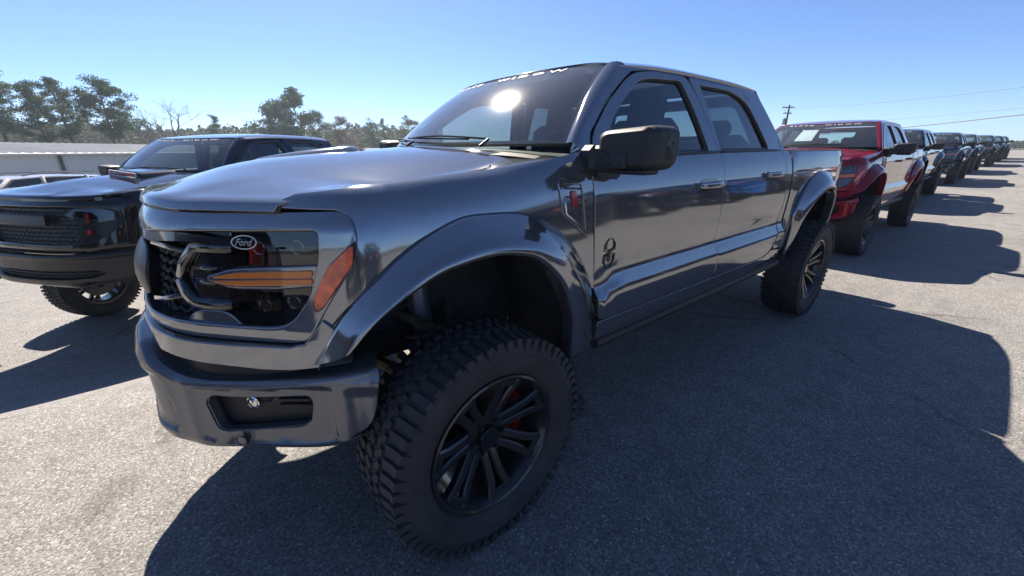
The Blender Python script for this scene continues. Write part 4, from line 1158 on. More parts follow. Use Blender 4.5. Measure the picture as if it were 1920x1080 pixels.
# ------------------------------------------------------------------ the other make of pickup: same cab family, its own nose
def build_front_r(bag):
    set_plan([.90, .898, .888, .872, .850, .825, .775, .70, .60, .50, .36, .18]); set_bumper([.985, .982, .972, .958, .940, .91, .865, .80, .70, .58, .44, .22])
    build_fender(bag); build_hood(bag, True)
    L = float(y2s(.955))
    Y = lambda y: float(y2s(y))
    b = MB(); face = mirror_poly([(0, 1.338), (Y(.5), 1.338), (Y(.8), 1.345), (Y(.93), 1.340), (Y(.955), 1.25), (Y(.955), 1.02), (Y(.93), .90), (Y(.85), .868), (Y(.5), .862), (0, .862)])
    hole = mirror_poly(rounded([(0, 1.288), (Y(.55), 1.288), (Y(.80), 1.275), (Y(.88), 1.230), (Y(.885), 1.13), (Y(.84), 1.03), (Y(.74), .955), (Y(.5), .935), (0, .935)], [0, .04, .05, .05, .06, .06, .06, .05, 0]))
    b.panel(face, lambda s, z: fascia(s, z, .006 - .03*np.clip((np.asarray(z)-1.29)/.05, 0, 1.1)**2 - .02*np.clip((.92-np.asarray(z))/.05, 0, 1.1)**2), FRONT, .05, .035, holes=[hole], edge=.010)
    bag.append(('nose', b.mesh('nose', [M['paint']]), None))
    b = MB(); b.panel(mirror_poly([(0, 1.30), (Y(.78), 1.30), (Y(.90), 1.25), (Y(.91), 1.12), (Y(.86), 1.0), (Y(.76), .93), (0, .92)]), fas(-.09), FRONT, .01, .06)
    bag.append(('grille_pan', b.mesh('grille_pan', [M['satin']]), None))
    g = MB()
    for r in range(9):
        z0 = .965 + r*.037; n = 44
        X = np.array([[float(c) for c in fascia(-.72 + 1.44*k/n, z0 + (.010 if (k + r) % 2 else -.010), -.055)] for k in range(n+1)])
        g.tube(X, .007, 4)
    bag.append(('grille', g.mesh('grille', [M['plastic']]), None))
    g = MB(); strip(g, [(-.34, 1.155), (0, 1.155), (.34, 1.155)], fascia, .10, -.06, -.022, n=12)
    bag.append(('grille/name_block', g.mesh('name_block', [M['satin']]), None, 0))
    # angular lamp inside each end of the grille opening
    lp = rounded([(Y(.56), 1.205), (Y(.62), 1.262), (Y(.80), 1.258), (Y(.865), 1.215), (Y(.86), 1.150), (Y(.72), 1.125)], .018)
    b = MB(); b.panel(lp, fas(-.045), FL, .05, .04)
    both('headlight', b, [M['gloss']], bag)
    b = MB(); strip(b, [(Y(.58), 1.200), (Y(.635), 1.248), (Y(.79), 1.244), (Y(.845), 1.21)], fascia, .016, -.045, -.034)
    strip(b, [(Y(.60), 1.190), (Y(.72), 1.142), (Y(.84), 1.163)], fascia, .012, -.045, -.036)
    both('headlight/light_strip', b, [M['shock']], bag)
    b = MB(); b.panel(lp, fas(-.012), FL, .004, .04)
    both('headlight/lens', b, [M['lens']], bag)
    b = MB(); strip(b, [(Y(.70), 1.025), (Y(.705), 1.065)], fascia, .034, -.055, -.03)
    bag.append(('grille/red_letter', b.mesh('red_letter', [M['tail']]), None, 0))
    bs = lambda y: float(b2s(y))
    b = MB()
    pts = mirror_poly([(0, .852), (bs(.5), .852), (bs(.85), .862), (bs(.957), .885), (bs(.955), .70), (bs(.93), .63), (bs(.80), .590), (bs(.5), .568), (0, .563)])
    dam = mirror_poly(rounded([(0, .715), (bs(.58), .715), (bs(.74), .700), (bs(.78), .665), (bs(.70), .630), (bs(.5), .620), (0, .615)], [0, .03, .04, .04, .04, .03, 0]))
    b.panel(pts, lambda s, z: bumper(s, z, .010 + .022*sst(.80, .84, z) - .03*np.clip((np.asarray(z)-.835)/.04, 0, 1.2)**2 - .02*np.clip((.60-np.asarray(z))/.04, 0, 1.2)**2), FRONT, .05, .03, holes=[dam], edge=.006)
    bag.append(('bumper', b.mesh('bumper', [M['satin']]), None))
    b = MB(); b.sheet(lambda u, w: bumper(u, .55 + .20*w, -.05), np.linspace(-1.0, 1.0, 36), np.linspace(0, 1, 6), FRONT)
    for z in (.615, .645, .675): strip(b, [(-bs(.70), z), (0, z), (bs(.70), z)], bumper, .012, -.05, -.03, n=24)
    bag.append(('bumper/air_intake', b.mesh('air_intake', [M['plastic']]), None, 0))
    for sgn in (1, -1):
        b = MB(); q = np.array([float(c) for c in bumper(sgn*bs(.62), .56, .01)]); b.box(q, (.10, .05, .045), .015)
        bag.append(('tow_hook', b.mesh('tow_hook', [M['satin']]), None))
    b = MB(); b.sheet(lambda u, w: bumper(u, .570 - .07*w, -.01 - .12*w), np.linspace(-bs(.45), bs(.45), 24), np.linspace(0, 1, 4), (1, 0, -.5), .02)
    bag.append(('skid_plate', b.mesh('skid_plate', [M['steel']]), None))
    # wide hood scoop with a pale rim and red edge
    b = MB()
    def top(x, y):
        t = (np.asarray(x) - hood_xf(y)) / (hood_xb(y) - hood_xf(y)); return hood(t, y)[2]
    def sc(u, w):
        x = .06 - .40*u; y = .22 + w*(.20 + .02*u); h = .060*np.clip(1 - np.abs(w)**6, 0, 1)*np.clip(1 - .5*u, 0, 1)*np.clip(u*14, 0, 1)
        return x, y, top(x, y) + h + .001
    b.sheet(sc, np.linspace(0, 1, 16), np.linspace(-1, 1, 19), (0, 0, 1))
    bag.append(('hood/hood_scoop', b.mesh('hood_scoop', [M['paint']]), None, 0))
    b = MB(); loop = [(.075, .04, .010), (.075, .40, .010), (.065, .405, .052), (.065, .035, .052)]
    b.tube([(x, y, float(top(x, y)) + h) for x, y, h in loop], .010, 6, closed=True)
    bag.append(('hood/scoop_rim', b.mesh('scoop_rim', [M['decal']]), None, 0))
    b = MB(); b.box((.072, .22, float(top(.07, .22)) + .030), (.02, .34, .022), .004)
    bag.append(('hood/scoop_insert', b.mesh('scoop_insert', [M['redp']]), None, 0))

BAG_F, BAG_R = [], []
build_common(BAG_F); build_front_f(BAG_F)
build_front_r(BAG_R); build_common(BAG_R, True)
set_plan([.890, .886, .867, .826, .765, .70, .615, .53, .455, .385, .30, .18])
INSIDE = {'front_seat', 'rear_bench', 'dashboard', 'steering_wheel', 'rear_view_mirror', 'shock_absorber', 'suspension_arm', 'bed_floor', 'antenna', 'parking_sensor', 'projector'}
def pickup(bag, label, paint_mat, loc, rz=0, group=None, detail=2, steer=0, lift=0, name='pickup_truck'):
    root = thing(name, label, 'pickup truck', loc, rz, group)
    made = {}
    def put(nm, me, par):
        o = link(nm, me, par)
        if paint_mat is not M['paint']:
            for i, mt in enumerate(me.materials):
                if mt is M['paint'] or mt is M['bumperp']:
                    o.material_slots[i].link = 'OBJECT'; o.material_slots[i].material = paint_mat
        return o
    count = {}
    for it in bag:
        nm, me = it[0], it[1]
        if '/' in nm: continue
        if detail < 2 and nm in INSIDE and not (detail == 1 and nm in ('front_seat', 'rear_bench', 'dashboard')): continue
        o = put(nm, me, root); o.location.z = 0 if nm in ('rear_axle', 'suspension_arm') else lift; made.setdefault(nm, []).append(o)
    for it in bag:
        nm, me = it[0], it[1]
        if '/' not in nm: continue
        pn, cn = nm.split('/')
        if detail < 1 and cn in ('projector', 'reflector_rib', 'vent_grille', 'parking_sensor', 'vent_badge', 'frit_band', 'mirror_glass', 'turn_signal', 'lamp'): continue
        k = count.get(nm, 0); count[nm] = k + 1
        par = made[pn][k % len(made[pn])] if len(it) == 3 else made[pn][it[3]]
        put(cn, me, par)
    for x, st in ((0, steer), (-3.69, 0)):
        wheel(root, x, .942, st, False, detail > 0); wheel(root, x, -.942, st, True, detail > 0)
    return root
# ------------------------------------------------------------------ the lot, the land
def ground_z(X, Y):
    X = np.asarray(X, float); Y = np.asarray(Y, float)
    return -.465*sst(-1.2, -2.9, Y) - .32*sst(-7.5, -14, Y) - 1.2*sst(-16, -32, Y) + .012*np.maximum(0, -X - 12)
def asphalt_mat():
    m = bpy.data.materials.new('asphalt'); m.use_nodes = True; nt = m.node_tree; N = nt.nodes; L = nt.links
    p = N['Principled BSDF']; p.inputs['Roughness'].default_value = .82; p.inputs['Specular IOR Level'].default_value = .35
    tc = N.new('ShaderNodeTexCoord')
    def voro(scale, rand=1.0):
        v = N.new('ShaderNodeTexVoronoi'); v.inputs['Scale'].default_value = scale; v.inputs['Randomness'].default_value = rand
        L.new(tc.outputs['Object'], v.inputs['Vector']); return v
    def noise(scale, det=5, rough=.6):
        n = N.new('ShaderNodeTexNoise'); n.inputs['Scale'].default_value = scale; n.inputs['Detail'].default_value = det; n.inputs['Roughness'].default_value = rough
        L.new(tc.outputs['Object'], n.inputs['Vector']); return n
    def ramp(src, pts):
        r = N.new('ShaderNodeValToRGB'); e = r.color_ramp.elements
        e[0].position, e[0].color = pts[0][0], (*pts[0][1], 1); e[1].position, e[1].color = pts[-1][0], (*pts[-1][1], 1)
        for q, c in pts[1:-1]: k = e.new(q); k.color = (*c, 1)
        L.new(src, r.inputs['Fac']); return r
    def mul(a, b, fac=1.0, mode='MULTIPLY'):
        x = N.new('ShaderNodeMix'); x.data_type = 'RGBA'; x.blend_type = mode; x.inputs['Factor'].default_value = fac
        L.new(a, x.inputs['A']); L.new(b, x.inputs['B']); return x.outputs['Result']
    v1 = voro(125); s1 = N.new('ShaderNodeSeparateColor'); L.new(v1.outputs['Color'], s1.inputs['Color'])
    stone = ramp(s1.outputs[0], [(0, (.155, .149, .143)), (.45, (.205, .197, .189)), (.80, (.27, .260, .250)), (.96, (.33, .318, .306)), (1, (.48, .465, .45))])
    edge = ramp(v1.outputs['Distance'], [(.0, (1, 1, 1)), (.55, (.92, .92, .92)), (.85, (.55, .55, .55))])
    big = ramp(noise(.55, 6).outputs['Fac'], [(.3, (.80, .80, .80)), (.5, (1, 1, 1)), (.72, (1.13, 1.11, 1.08))])
    mid = ramp(noise(6, 6).outputs['Fac'], [(.3, (.84, .84, .84)), (.7, (1.12, 1.12, 1.12))])
    c = mul(stone.outputs['Color'], edge.outputs['Color']); c = mul(c, big.outputs['Color']); c = mul(c, mid.outputs['Color'])
    # oil spots and the faint seam lines of the paving
    oil = ramp(noise(1.1, 3, .5).outputs['Fac'], [(.66, (1, 1, 1)), (.74, (.72, .72, .72))]); c = mul(c, oil.outputs['Color'])
    w = N.new('ShaderNodeTexVoronoi'); w.feature = 'DISTANCE_TO_EDGE'; w.inputs['Scale'].default_value = .42
    nd = noise(2.2, 5); va = N.new('ShaderNodeVectorMath'); va.operation = 'MULTIPLY_ADD'
    va.inputs[1].default_value = (.35, .35, .35); L.new(nd.outputs['Color'], va.inputs[0]); L.new(tc.outputs['Object'], va.inputs[2]); L.new(va.outputs[0], w.inputs['Vector'])
    crack = ramp(w.outputs['Distance'], [(.0, (.45, .43, .41)), (.0035, (.62, .60, .58)), (.007, (1, 1, 1))])
    br = ramp(noise(.7, 3).outputs['Fac'], [(.50, (0, 0, 0)), (.58, (1, 1, 1))])
    x = N.new('ShaderNodeMix'); x.data_type = 'RGBA'; x.blend_type = 'MULTIPLY'; L.new(br.outputs['Color'], x.inputs['Factor']); L.new(c, x.inputs['A']); L.new(crack.outputs['Color'], x.inputs['B'])
    L.new(x.outputs['Result'], p.inputs['Base Color'])
    b1 = N.new('ShaderNodeBump'); b1.inputs['Strength'].default_value = .5; b1.inputs['Distance'].default_value = .004; b1.invert = True
    L.new(v1.outputs['Distance'], b1.inputs['Height']); L.new(b1.outputs['Normal'], p.inputs['Normal'])
    return m
M['asphalt'] = asphalt_mat()
M['grass'] = principled('dry_grass', (.16, .14, .075), .95, noise=.4, nscale=.6)
M['hill'] = principled('wooded_hill', (.050, .055, .040), 1, noise=.5, nscale=.15)
xs = np.unique(np.concatenate([np.linspace(-110, -30, 21), np.linspace(-30, 8, 39), np.linspace(8, 45, 10)]))
ys = np.unique(np.concatenate([np.linspace(-34, -17, 18), np.linspace(-17, -1, 49), np.linspace(-1, 40, 12)]))
b = MB(); b.sheet(lambda x, y: (x, y, ground_z(x, y)), xs, ys, (0, 0, 1))
tag(b.build('asphalt_lot', M['asphalt']), kind='structure')
def terr(X, Y):
    r = np.hypot(X, Y); a = np.arctan2(Y, X)
    h = 5*sst(230, 420, r)*(.7 + .2*np.sin(a*3.1 + 1) + .1*np.sin(a*7.3))
    return ground_z(np.clip(X, -140, 60), np.clip(Y, -60, 60)) - .10 + h - 1.6*sst(-114, -100, X)*sst(50, 36, X)*sst(-37, -30, Y)*sst(45, 34, Y)
b = MB()
rr = np.concatenate([[0, 8, 16, 25, 35, 45, 60, 80, 105, 135, 170, 220, 300, 360, 430]])
b.sheet(lambda r, a: (r*np.cos(a), r*np.sin(a), terr(r*np.cos(a), r*np.sin(a))), rr, np.linspace(0, 2*PI, 97), (0, 0, 1))
tag(b.build('terrain', M['hill']), kind='structure')

# ------------------------------------------------------------------ pickups
GR = 'lifted pickups parked nose to tail in the row'
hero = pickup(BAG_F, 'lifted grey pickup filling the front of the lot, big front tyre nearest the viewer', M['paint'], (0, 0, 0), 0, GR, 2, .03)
rows = [(-6.98, -.22, 'red', 'bright red lifted pickup parked right behind the big grey one'),
        (-14.29, -.60, 'charcoal', 'charcoal pickup parked nose to the tailgate of the red pickup'),
        (-23.25, -.58, 'slate', 'slate blue pickup, second in the row behind the red one'),
        (-31.7, -.67, 'navy', 'dark navy pickup directly behind the slate blue one in the row'),
        (-41.4, -.45, 'black', 'black pickup between the navy one and the dark green one in the row'),
        (-50.3, -.32, 'green', 'dark green pickup next to last in the far end of the row'),
        (-57.6, -.28, 'black', 'last black pickup at the very end of the row')]
for i, (x, y, p, lab) in enumerate(rows):
    z = float(ground_z(x - 1.8, y)); t = pickup(BAG_F, lab, M[p], (x, y, z), (RNG.random()-.5)*.02, GR, 2 if i == 0 else (1 if i < 3 else 0))
    t.rotation_euler[1] = .012 if x < -12 else 0
# price sheet behind the glass of the red pickup
red = [o for o in bpy.data.objects if o.get('label', '').startswith('bright red')][0]
b = MB(); b.panel([(-.34, .30), (-.02, .30), (-.02, .78), (-.34, .78)], lambda u, v: tuple(np.asarray(a) + d for a, d in zip(windshield(u, v), (-.016, 0, -.024))), (1, 0, 1), .002, .1)
b.build('price_sheet', M['paper'], red)
RX, RY, RT = 1.25, -4.22, .63
ram = pickup(BAG_R, 'black lifted pickup with a scooped hood, parked at an angle beyond the grey one', M['black'], (RX, RY, -.465), RT, None, 1, 0, .23)
pickup(BAG_F, 'charcoal pickup parked ahead of the grey one, its tailgate facing the grey nose', M['charcoal'], (8.8, -.25, 0), 0, GR, 0)
# the row across the aisle, seen mirrored in the doors
GO = 'pickups facing the aisle from the opposite row'
for i, (x, y, p, lab) in enumerate([(-5.0, 5.4, 'black', 'black pickup facing the grey one from across the aisle'), (-8.6, 5.7, 'navy', 'navy pickup in the opposite row beside the black one'),
        (-16.4, 5.6, 'charcoal', 'charcoal pickup in the opposite row next to the blue one'), (-12.4, 5.5, 'blue', 'bright blue pickup in the opposite row'),
        (-20.4, 5.7, 'silver', 'silver pickup in the opposite row past the blue one'), (-24.6, 5.6, 'white', 'white pickup in the opposite row past the silver one'), (-29.0, 5.7, 'red', 'red pickup at the far end of the opposite row'),
        (1.6, 6.4, 'slate', 'slate blue pickup in the opposite row nearest the grey nose'), (5.4, 6.2, 'black', 'black pickup at the near end of the opposite row')]):
    pickup(BAG_F, lab, M[p], (x, y, float(ground_z(x, y))), -PI/2, GO, 1 if i < 5 else 0)
def cast(px, py, d):
    """a spot d metres away from where the photographer stood, in a given direction: used to place far things"""
    cp, sp, cy, sy = math.cos(PITCH), math.sin(PITCH), math.cos(YAW), math.sin(YAW)
    f = np.array([cy*cp, sy*cp, sp]); r = np.cross(f, [0, 0, 1]); r /= np.linalg.norm(r); u = np.cross(r, f)
    c, s = math.cos(ROLL), math.sin(ROLL)
    v = (px-960)/FPX*(c*r + s*u) + (540-py)/FPX*(-s*r + c*u) + f
    return np.array(CAM_LOC) + v*d/math.hypot(v[0], v[1])
# far dark pickup behind the angled one
pickup(BAG_F, 'dark pickup far behind the grey hood, only its roof and bed rail showing', M['charcoal'], (-14.5, -16.5, float(ground_z(-14.5, -16.5)) - .35), .70, None, 0)
# ------------------------------------------------------------------ long metal warehouse
M['wall'] = principled('white_metal_wall', (.60, .61, .62), .5, noise=.05, nscale=.8)
M['roofm'] = principled('pale_metal_roof', (.60, .585, .555), .45, .2, noise=.10, nscale=.7)
M['trim'] = principled('dark_trim', (.06, .06, .065), .5)
A = np.array([8.29, -35.18]); Bp = np.array([-29.6, -77.3]); dv = (Bp - A)/np.linalg.norm(Bp - A); nv = np.array([-dv[1], dv[0]]); nv = nv if nv @ (np.array([0, 0]) - A) < 0 else -nv   # nv points away from us
P0 = A - dv*26; LEN = 26 + np.linalg.norm(Bp - A) + 60
ZE, ZB, ZR = 1.47, -2.4, 2.25
wh = thing('warehouse', 'long low white metal warehouse with a pale ribbed roof, beyond the angled black pickup', 'building', (P0[0], P0[1], 0), math.atan2(dv[1], dv[0]))
sg = 1 if (np.array([-math.sin(math.atan2(dv[1], dv[0])), math.cos(math.atan2(dv[1], dv[0]))]) @ nv) > 0 else -1
b = MB(); n = int(LEN/.30)
V = []; F = []
for i in range(n+1):
    for k, (dx, dy) in enumerate(((0, 0), (.09, 0), (.12, -.03*sg), (.18, -.03*sg), (.21, 0))):
        V += [(i*.30 + dx, dy, ZB), (i*.30 + dx, dy, ZE)]
m_ = len(V)//2
F = [(2*i, 2*i+2, 2*i+3, 2*i+1) for i in range(m_-1)]
b.add(V, F if sg > 0 else [f[::-1] for f in F])
b.box((LEN/2, 9.9*sg, (ZB+ZE)/2), (LEN, 19.0, ZE-ZB), .02)
tag(b.build('wall', M['wall'], wh, 20))
b = MB(); sl = (ZR-ZE)/10
b.add([(-.4, -.45*sg, ZE - .45*sl*0 + .02), (LEN+.4, -.45*sg, ZE + .02), (LEN+.4, 10*sg, ZR + .02), (-.4, 10*sg, ZR + .02), (LEN+.4, 20.4*sg, ZE), (-.4, 20.4*sg, ZE)], [(0, 1, 2, 3), (3, 2, 4, 5)])
b.build('roof', M['roofm'], wh)
b = MB()
for i in range(int(LEN/.62)):
    x = i*.62; b.box((x, 4.8*sg, (ZE+ZR)/2 + .045), (.07, 10.5, .05), .01, rotm('X', math.atan2(ZR-ZE, 10.45)*sg))
tag(b.build('roof_seam', M['roofm'], wh), kind='stuff')
b = MB(); b.box((LEN/2, -.50*sg, ZE - .04), (LEN+.6, .12, .13), .02); b.build('gutter', M['wall'], wh)
loc = cast(180, 310, 38); t = float((loc[:2] - P0) @ dv)
for k in range(-1, 6):
    b = MB(); b.box((t + k*14.5, -.12*sg, (ZB+ZE)/2), (.16, .12, ZE-ZB-.05), .02); b.build('downspout', M['trim'], wh)
# ------------------------------------------------------------------ light estate car at the left edge
M['cream'] = paint('paint_cream', (.55, .52, .47), .1)
def estate():
    c = cast(28, 345, 17.5); zg = float(ground_z(c[0], c[1]))
    r = thing('estate_car', 'pale estate car with roof rails beyond the angled black pickup hood', 'car', (c[0], c[1], .95 - 1.72), .64)
    # body sections along x: (x, half width at belt, sill z, belt z)
    L_ = [(-2.35, .74, .50, .98), (-2.25, .86, .34, 1.04), (-1.2, .91, .28, 1.05), (0, .92, .26, 1.02), (1.2, .91, .28, .98), (1.9, .86, .30, .86), (2.25, .72, .36, .70)]
    b = MB(); V = []
    for x, w, z0, z1 in L_:
        for y, z in ((-w*.94, z0), (-w, (z0+z1)/2), (-w*.96, z1 - .03), (-w*.88, z1), (w*.88, z1), (w*.96, z1 - .03), (w, (z0+z1)/2), (w*.94, z0)): V.append((x, y, z))
    k = 8; F = [(i*k+j, i*k+j+1, (i+1)*k+j+1, (i+1)*k+j) for i in range(len(L_)-1) for j in range(k-1)] + [tuple(range(k)), tuple((len(L_)-1)*k+j for j in range(k))[::-1]]
    b.add(V, F)
    S = [(-2.25, .80, 1.04, 1.05), (-1.95, .70, 1.04, 1.62), (-.6, .70, 1.04, 1.70), (.35, .68, 1.03, 1.66), (1.15, .80, .99, 1.0)]
    top = [(x, w, z) for x, w, _, z in S]
    b.sheet(lambda u, w: (np.interp(u, [0, 1, 2, 3], [-2.0, -.6, .3, .42]), w*np.interp(u, [0, 1, 2, 3], [.66, .68, .66, .62]), np.interp(u, [0, 1, 2, 3], [1.63, 1.72, 1.69, 1.66]) - .05*np.abs(w)**3), np.linspace(0, 3, 10), np.linspace(-1, 1, 9), (0, 0, 1), .05)
    for s in (-1, 1):
        for (p, q) in (((-2.20, .84, 1.03), (-1.98, .66, 1.62)), ((-1.25, .86, 1.03), (-1.22, .68, 1.66)), ((-.15, .87, 1.02), (-.25, .68, 1.68)), ((1.15, .84, .98), (.38, .63, 1.64))):
            b.tube([(p[0], s*p[1], p[2]), (q[0], s*q[1], q[2])], .045, 6)
    b.build('body', M['cream'], r)
    for s in (-1, 1):
        for poly in ([(-2.12, 1.06), (-1.95, 1.58), (-1.30, 1.62), (-1.30, 1.06)], [(-1.20, 1.06), (-1.20, 1.62), (-.30, 1.64), (-.20, 1.06)], [(-.10, 1.06), (-.20, 1.64), (.32, 1.60), (1.0, 1.06)]):
            g = MB(); g.panel(poly, lambda x, z: (x, s*(.87 - .19*(z - 1.02)/.62), z), (0, s, 0), .01, .2); g.build('window', M['tint'], r)
        g = MB(); g.tube([(-1.9, s*.60, 1.70), (-1.7, s*.60, 1.745), (-.1, s*.60, 1.745), (.1, s*.60, 1.70)], .018, 6); g.build('roof_rail', M['steel'], r)
        for x in (-1.42, 1.38):
            g = MB(); g.lathe([(.2, .08), (.30, .10), (.335, .07), (.335, -.10), (.2, -.1)], 24, c=(x, s*.84, .33)); g.build('tyre', M['rubber'], r)
            g = MB(); g.lathe([(0, .06), (.19, .085), (.205, .07), (.205, -.09), (0, -.09)], 24, c=(x, s*.86, .33)); g.build('rim', M['steel'], r)
        g = MB(); g.box((2.05, s*.62, .74), (.2, .26, .10), .03); g.build('headlight', M['chrome'], r)
    g = MB(); g.add([(1.12, -.78, 1.0), (1.12, .78, 1.0), (.44, .60, 1.63), (.44, -.60, 1.63)], [(0, 1, 2, 3)]); g.build('windshield', M['glass'], r)
    return r
estate()
# ------------------------------------------------------------------ utility poles and wires
M['wood'] = principled('pole_wood', (.085, .066, .05), .9, noise=.3, nscale=8)
M['wire'] = principled('cable', (.02, .02, .022), .6)
M['porc'] = principled('insulator', (.45, .43, .40), .3)
def utility_pole(c, top, lab, ang):
    zg = float(terr(c[0], c[1])); r = thing('utility_pole', lab, 'utility pole', (c[0], c[1], zg), ang, None)
    h = top - zg; b = MB(); b.tube([(0, 0, 0), (0, 0, h*.5), (0, 0, h)], [.17, .145, .11], 10); b.build('pole', M['wood'], r)
    for k, z in enumerate((h - .35, h - 1.1)):
        b = MB(); b.box((0, .12, z), (1.9 - .5*k, .10, .12), .01); b.build('crossarm', M['wood'], r)
        for x in (-.85, -.4, .4, .85):
            if abs(x) < .95 - .25*k: b = MB(); b.lathe([(0, .0), (.05, .01), (.06, .08), (.03, .16), (0, .17)], 8); q = b.build('insulator', M['porc'], r, loc=(x, .12, z + .06)); q.rotation_euler = (PI/2, 0, 0)
    b = MB(); b.lathe([(0, -.45), (.24, -.45), (.26, -.40), (.26, .38), (.22, .45), (0, .47)], 16); q = b.build('transformer', M['steel'], r, loc=(0, .40, h - 2.2)); q.rotation_euler = (PI/2, 0, 0)
    return r
pa = cast(1472, 240, 75); pt = cast(1473, 197, 75)[2]
utility_pole(pa, pt, 'wooden utility pole with crossarms and transformer standing behind the row of pickups', 2.6)
pb = cast(2060, 200, 46); pbt = cast(2060, 140, 46)[2]
utility_pole(pb, pbt, 'near wooden utility pole beside the lot edge, carrying the overhead wires', 2.2)
def wire(p, q, sag, r, lab):
    p, q = np.array(p), np.array(q); P = [p + (q-p)*t - np.array([0, 0, sag*4*t*(1-t)]) for t in np.linspace(0, 1, 24)]
    b = MB(); b.tube(P, r, 5); o = b.build('overhead_wire', M['wire']); tag(o, lab, 'wire', 'overhead wires strung between the utility poles')
wire(cast(1474, 203, 75), cast(2060, 146, 46), .35, .016, 'topmost thin overhead wire between the utility poles')
wire(cast(1474, 236, 75), cast(2060, 189, 46), .2, .012, 'faint middle overhead wire between the utility poles')
wire(cast(1474, 256, 75), cast(2060, 198, 46), .25, .035, 'thick lowest overhead cable between the utility poles')
# ------------------------------------------------------------------ trees
M['bark'] = principled('pine_bark', (.075, .058, .045), .95, noise=.3, nscale=5)
M['barkg'] = principled('grey_bark', (.13, .115, .10), .95, noise=.25, nscale=5)
def leafmat(name, c):
    m = principled(name, c, .75); nt = m.node_tree; p = nt.nodes['Principled BSDF']
    g = nt.nodes.new('ShaderNodeNewGeometry'); r = nt.nodes.new('ShaderNodeValToRGB'); nt.links.new(g.outputs['Random Per Island'], r.inputs['Fac'])
    r.color_ramp.elements[0].color = (*[k*.6 for k in c], 1); r.color_ramp.elements[1].color = (c[0]*1.5, c[1]*1.4, c[2]*1.2, 1); nt.links.new(r.outputs['Color'], p.inputs['Base Color'])
    tr = nt.nodes.new('ShaderNodeBsdfTranslucent'); nt.links.new(r.outputs['Color'], tr.inputs['Color']); mx = nt.nodes.new('ShaderNodeMixShader'); mx.inputs['Fac'].default_value = .35
    nt.links.new(p.outputs[0], mx.inputs[1]); nt.links.new(tr.outputs[0], mx.inputs[2]); nt.links.new(mx.outputs[0], nt.nodes['Material Output'].inputs['Surface'])
    return m
M['needle'] = leafmat('pine_needles', (.042, .078, .030)); M['leaf'] = leafmat('evergreen_leaves', (.065, .085, .035)); M['twig'] = leafmat('dry_twigs', (.12, .085, .06)); M['olive'] = leafmat('olive_leaves', (.10, .11, .045))
def sprays(rng, centres, radii, n, size):
    """n leaf-sized triangles pairs scattered round the clump centres"""
    k = rng.integers(0, len(centres), n)
    d = rng.normal(size=(n, 3)); d /= np.linalg.norm(d, axis=1)[:, None]; d *= 1.15*(rng.random(n)**.62)[:, None]
    d[:, 2] *= .55
    p = np.array(centres)[k] + d*np.array(radii)[k][:, None]
    a = rng.normal(size=(n, 3)); a /= np.linalg.norm(a, axis=1)[:, None]; bb = rng.normal(size=(n, 3)); bb -= a*np.einsum('ij,ij->i', a, bb)[:, None]; bb /= np.linalg.norm(bb, axis=1)[:, None]
    s = size*(.5 + rng.random(n))[:, None]
    V = np.stack([p - a*s, p + bb*s*.45, p + a*s, p - bb*s*.45], 1).reshape(-1, 3)
    return V, [(4*i, 4*i+1, 4*i+2, 4*i+3) for i in range(n)]
def pine(px, ytop, d, wpx, lab, seed, base=None, mat='needle', trunk_frac=.45, n=3800, bark='bark', zb=None, name='pine_tree', cat='tree'):
    rng = np.random.default_rng(seed); c = cast(px, 270, d); top = cast(px, ytop, d)[2]; zg = float(terr(c[0], c[1])) if zb is None else zb
    H = top - zg; W = wpx/FPX*d*.62/2
    r = thing(name, lab, cat, (c[0], c[1], zg), 0, 'trees along the back of the lot')
    b = MB(); lean = rng.normal(size=2)*.02*H
    tp = np.array([0, 0, 0]); pts = [(0, 0, -.3), (lean[0]*.3, lean[1]*.3, H*.35), (lean[0]*.7, lean[1]*.7, H*.7), (lean[0], lean[1], H*.97)]
    b.tube(pts, [H*.017, H*.013, H*.009, H*.003], 8)
    cs, rs = [], []
    nl = 26
    for i in range(nl):
        t = trunk_frac + (1-trunk_frac)*(i + rng.random()*.6)/nl; z = H*t
        u = (t - trunk_frac)/(1 - trunk_frac)
        prof = W*(.55 + .6*math.sin(PI*min(1, u*.85 + .22)))*(1 - .55*max(0, u - .75)/.25) if u > .12 else W*.5*(.3 + rng.random())
        a = rng.random()*2*PI; L = prof*(.45 + .55*rng.random())
        base = np.array([lean[0]*t, lean[1]*t, z - L*.25]); tip = np.array([lean[0]*t + math.cos(a)*L, lean[1]*t + math.sin(a)*L, z + L*.12])
        b.tube([base, (base+tip)/2 + [0, 0, L*.02], tip], [H*.005, H*.0035, H*.0015], 5)
        for q in (.55, .8, 1.0):
            if rng.random() < .88: cs.append(base + (tip-base)*q + rng.normal(size=3)*W*.07); rs.append(W*(.16 + .15*rng.random()))
    cs.append(np.array([lean[0], lean[1], H*.96])); rs.append(W*.25)
    b.build('trunk', M[bark], r)
    V, F = sprays(rng, cs, rs, int(n*3.6), max(.12, W*.034)); m = MB(); m.add(V, F); q = m.build('crown', M[mat], r); 
    return r
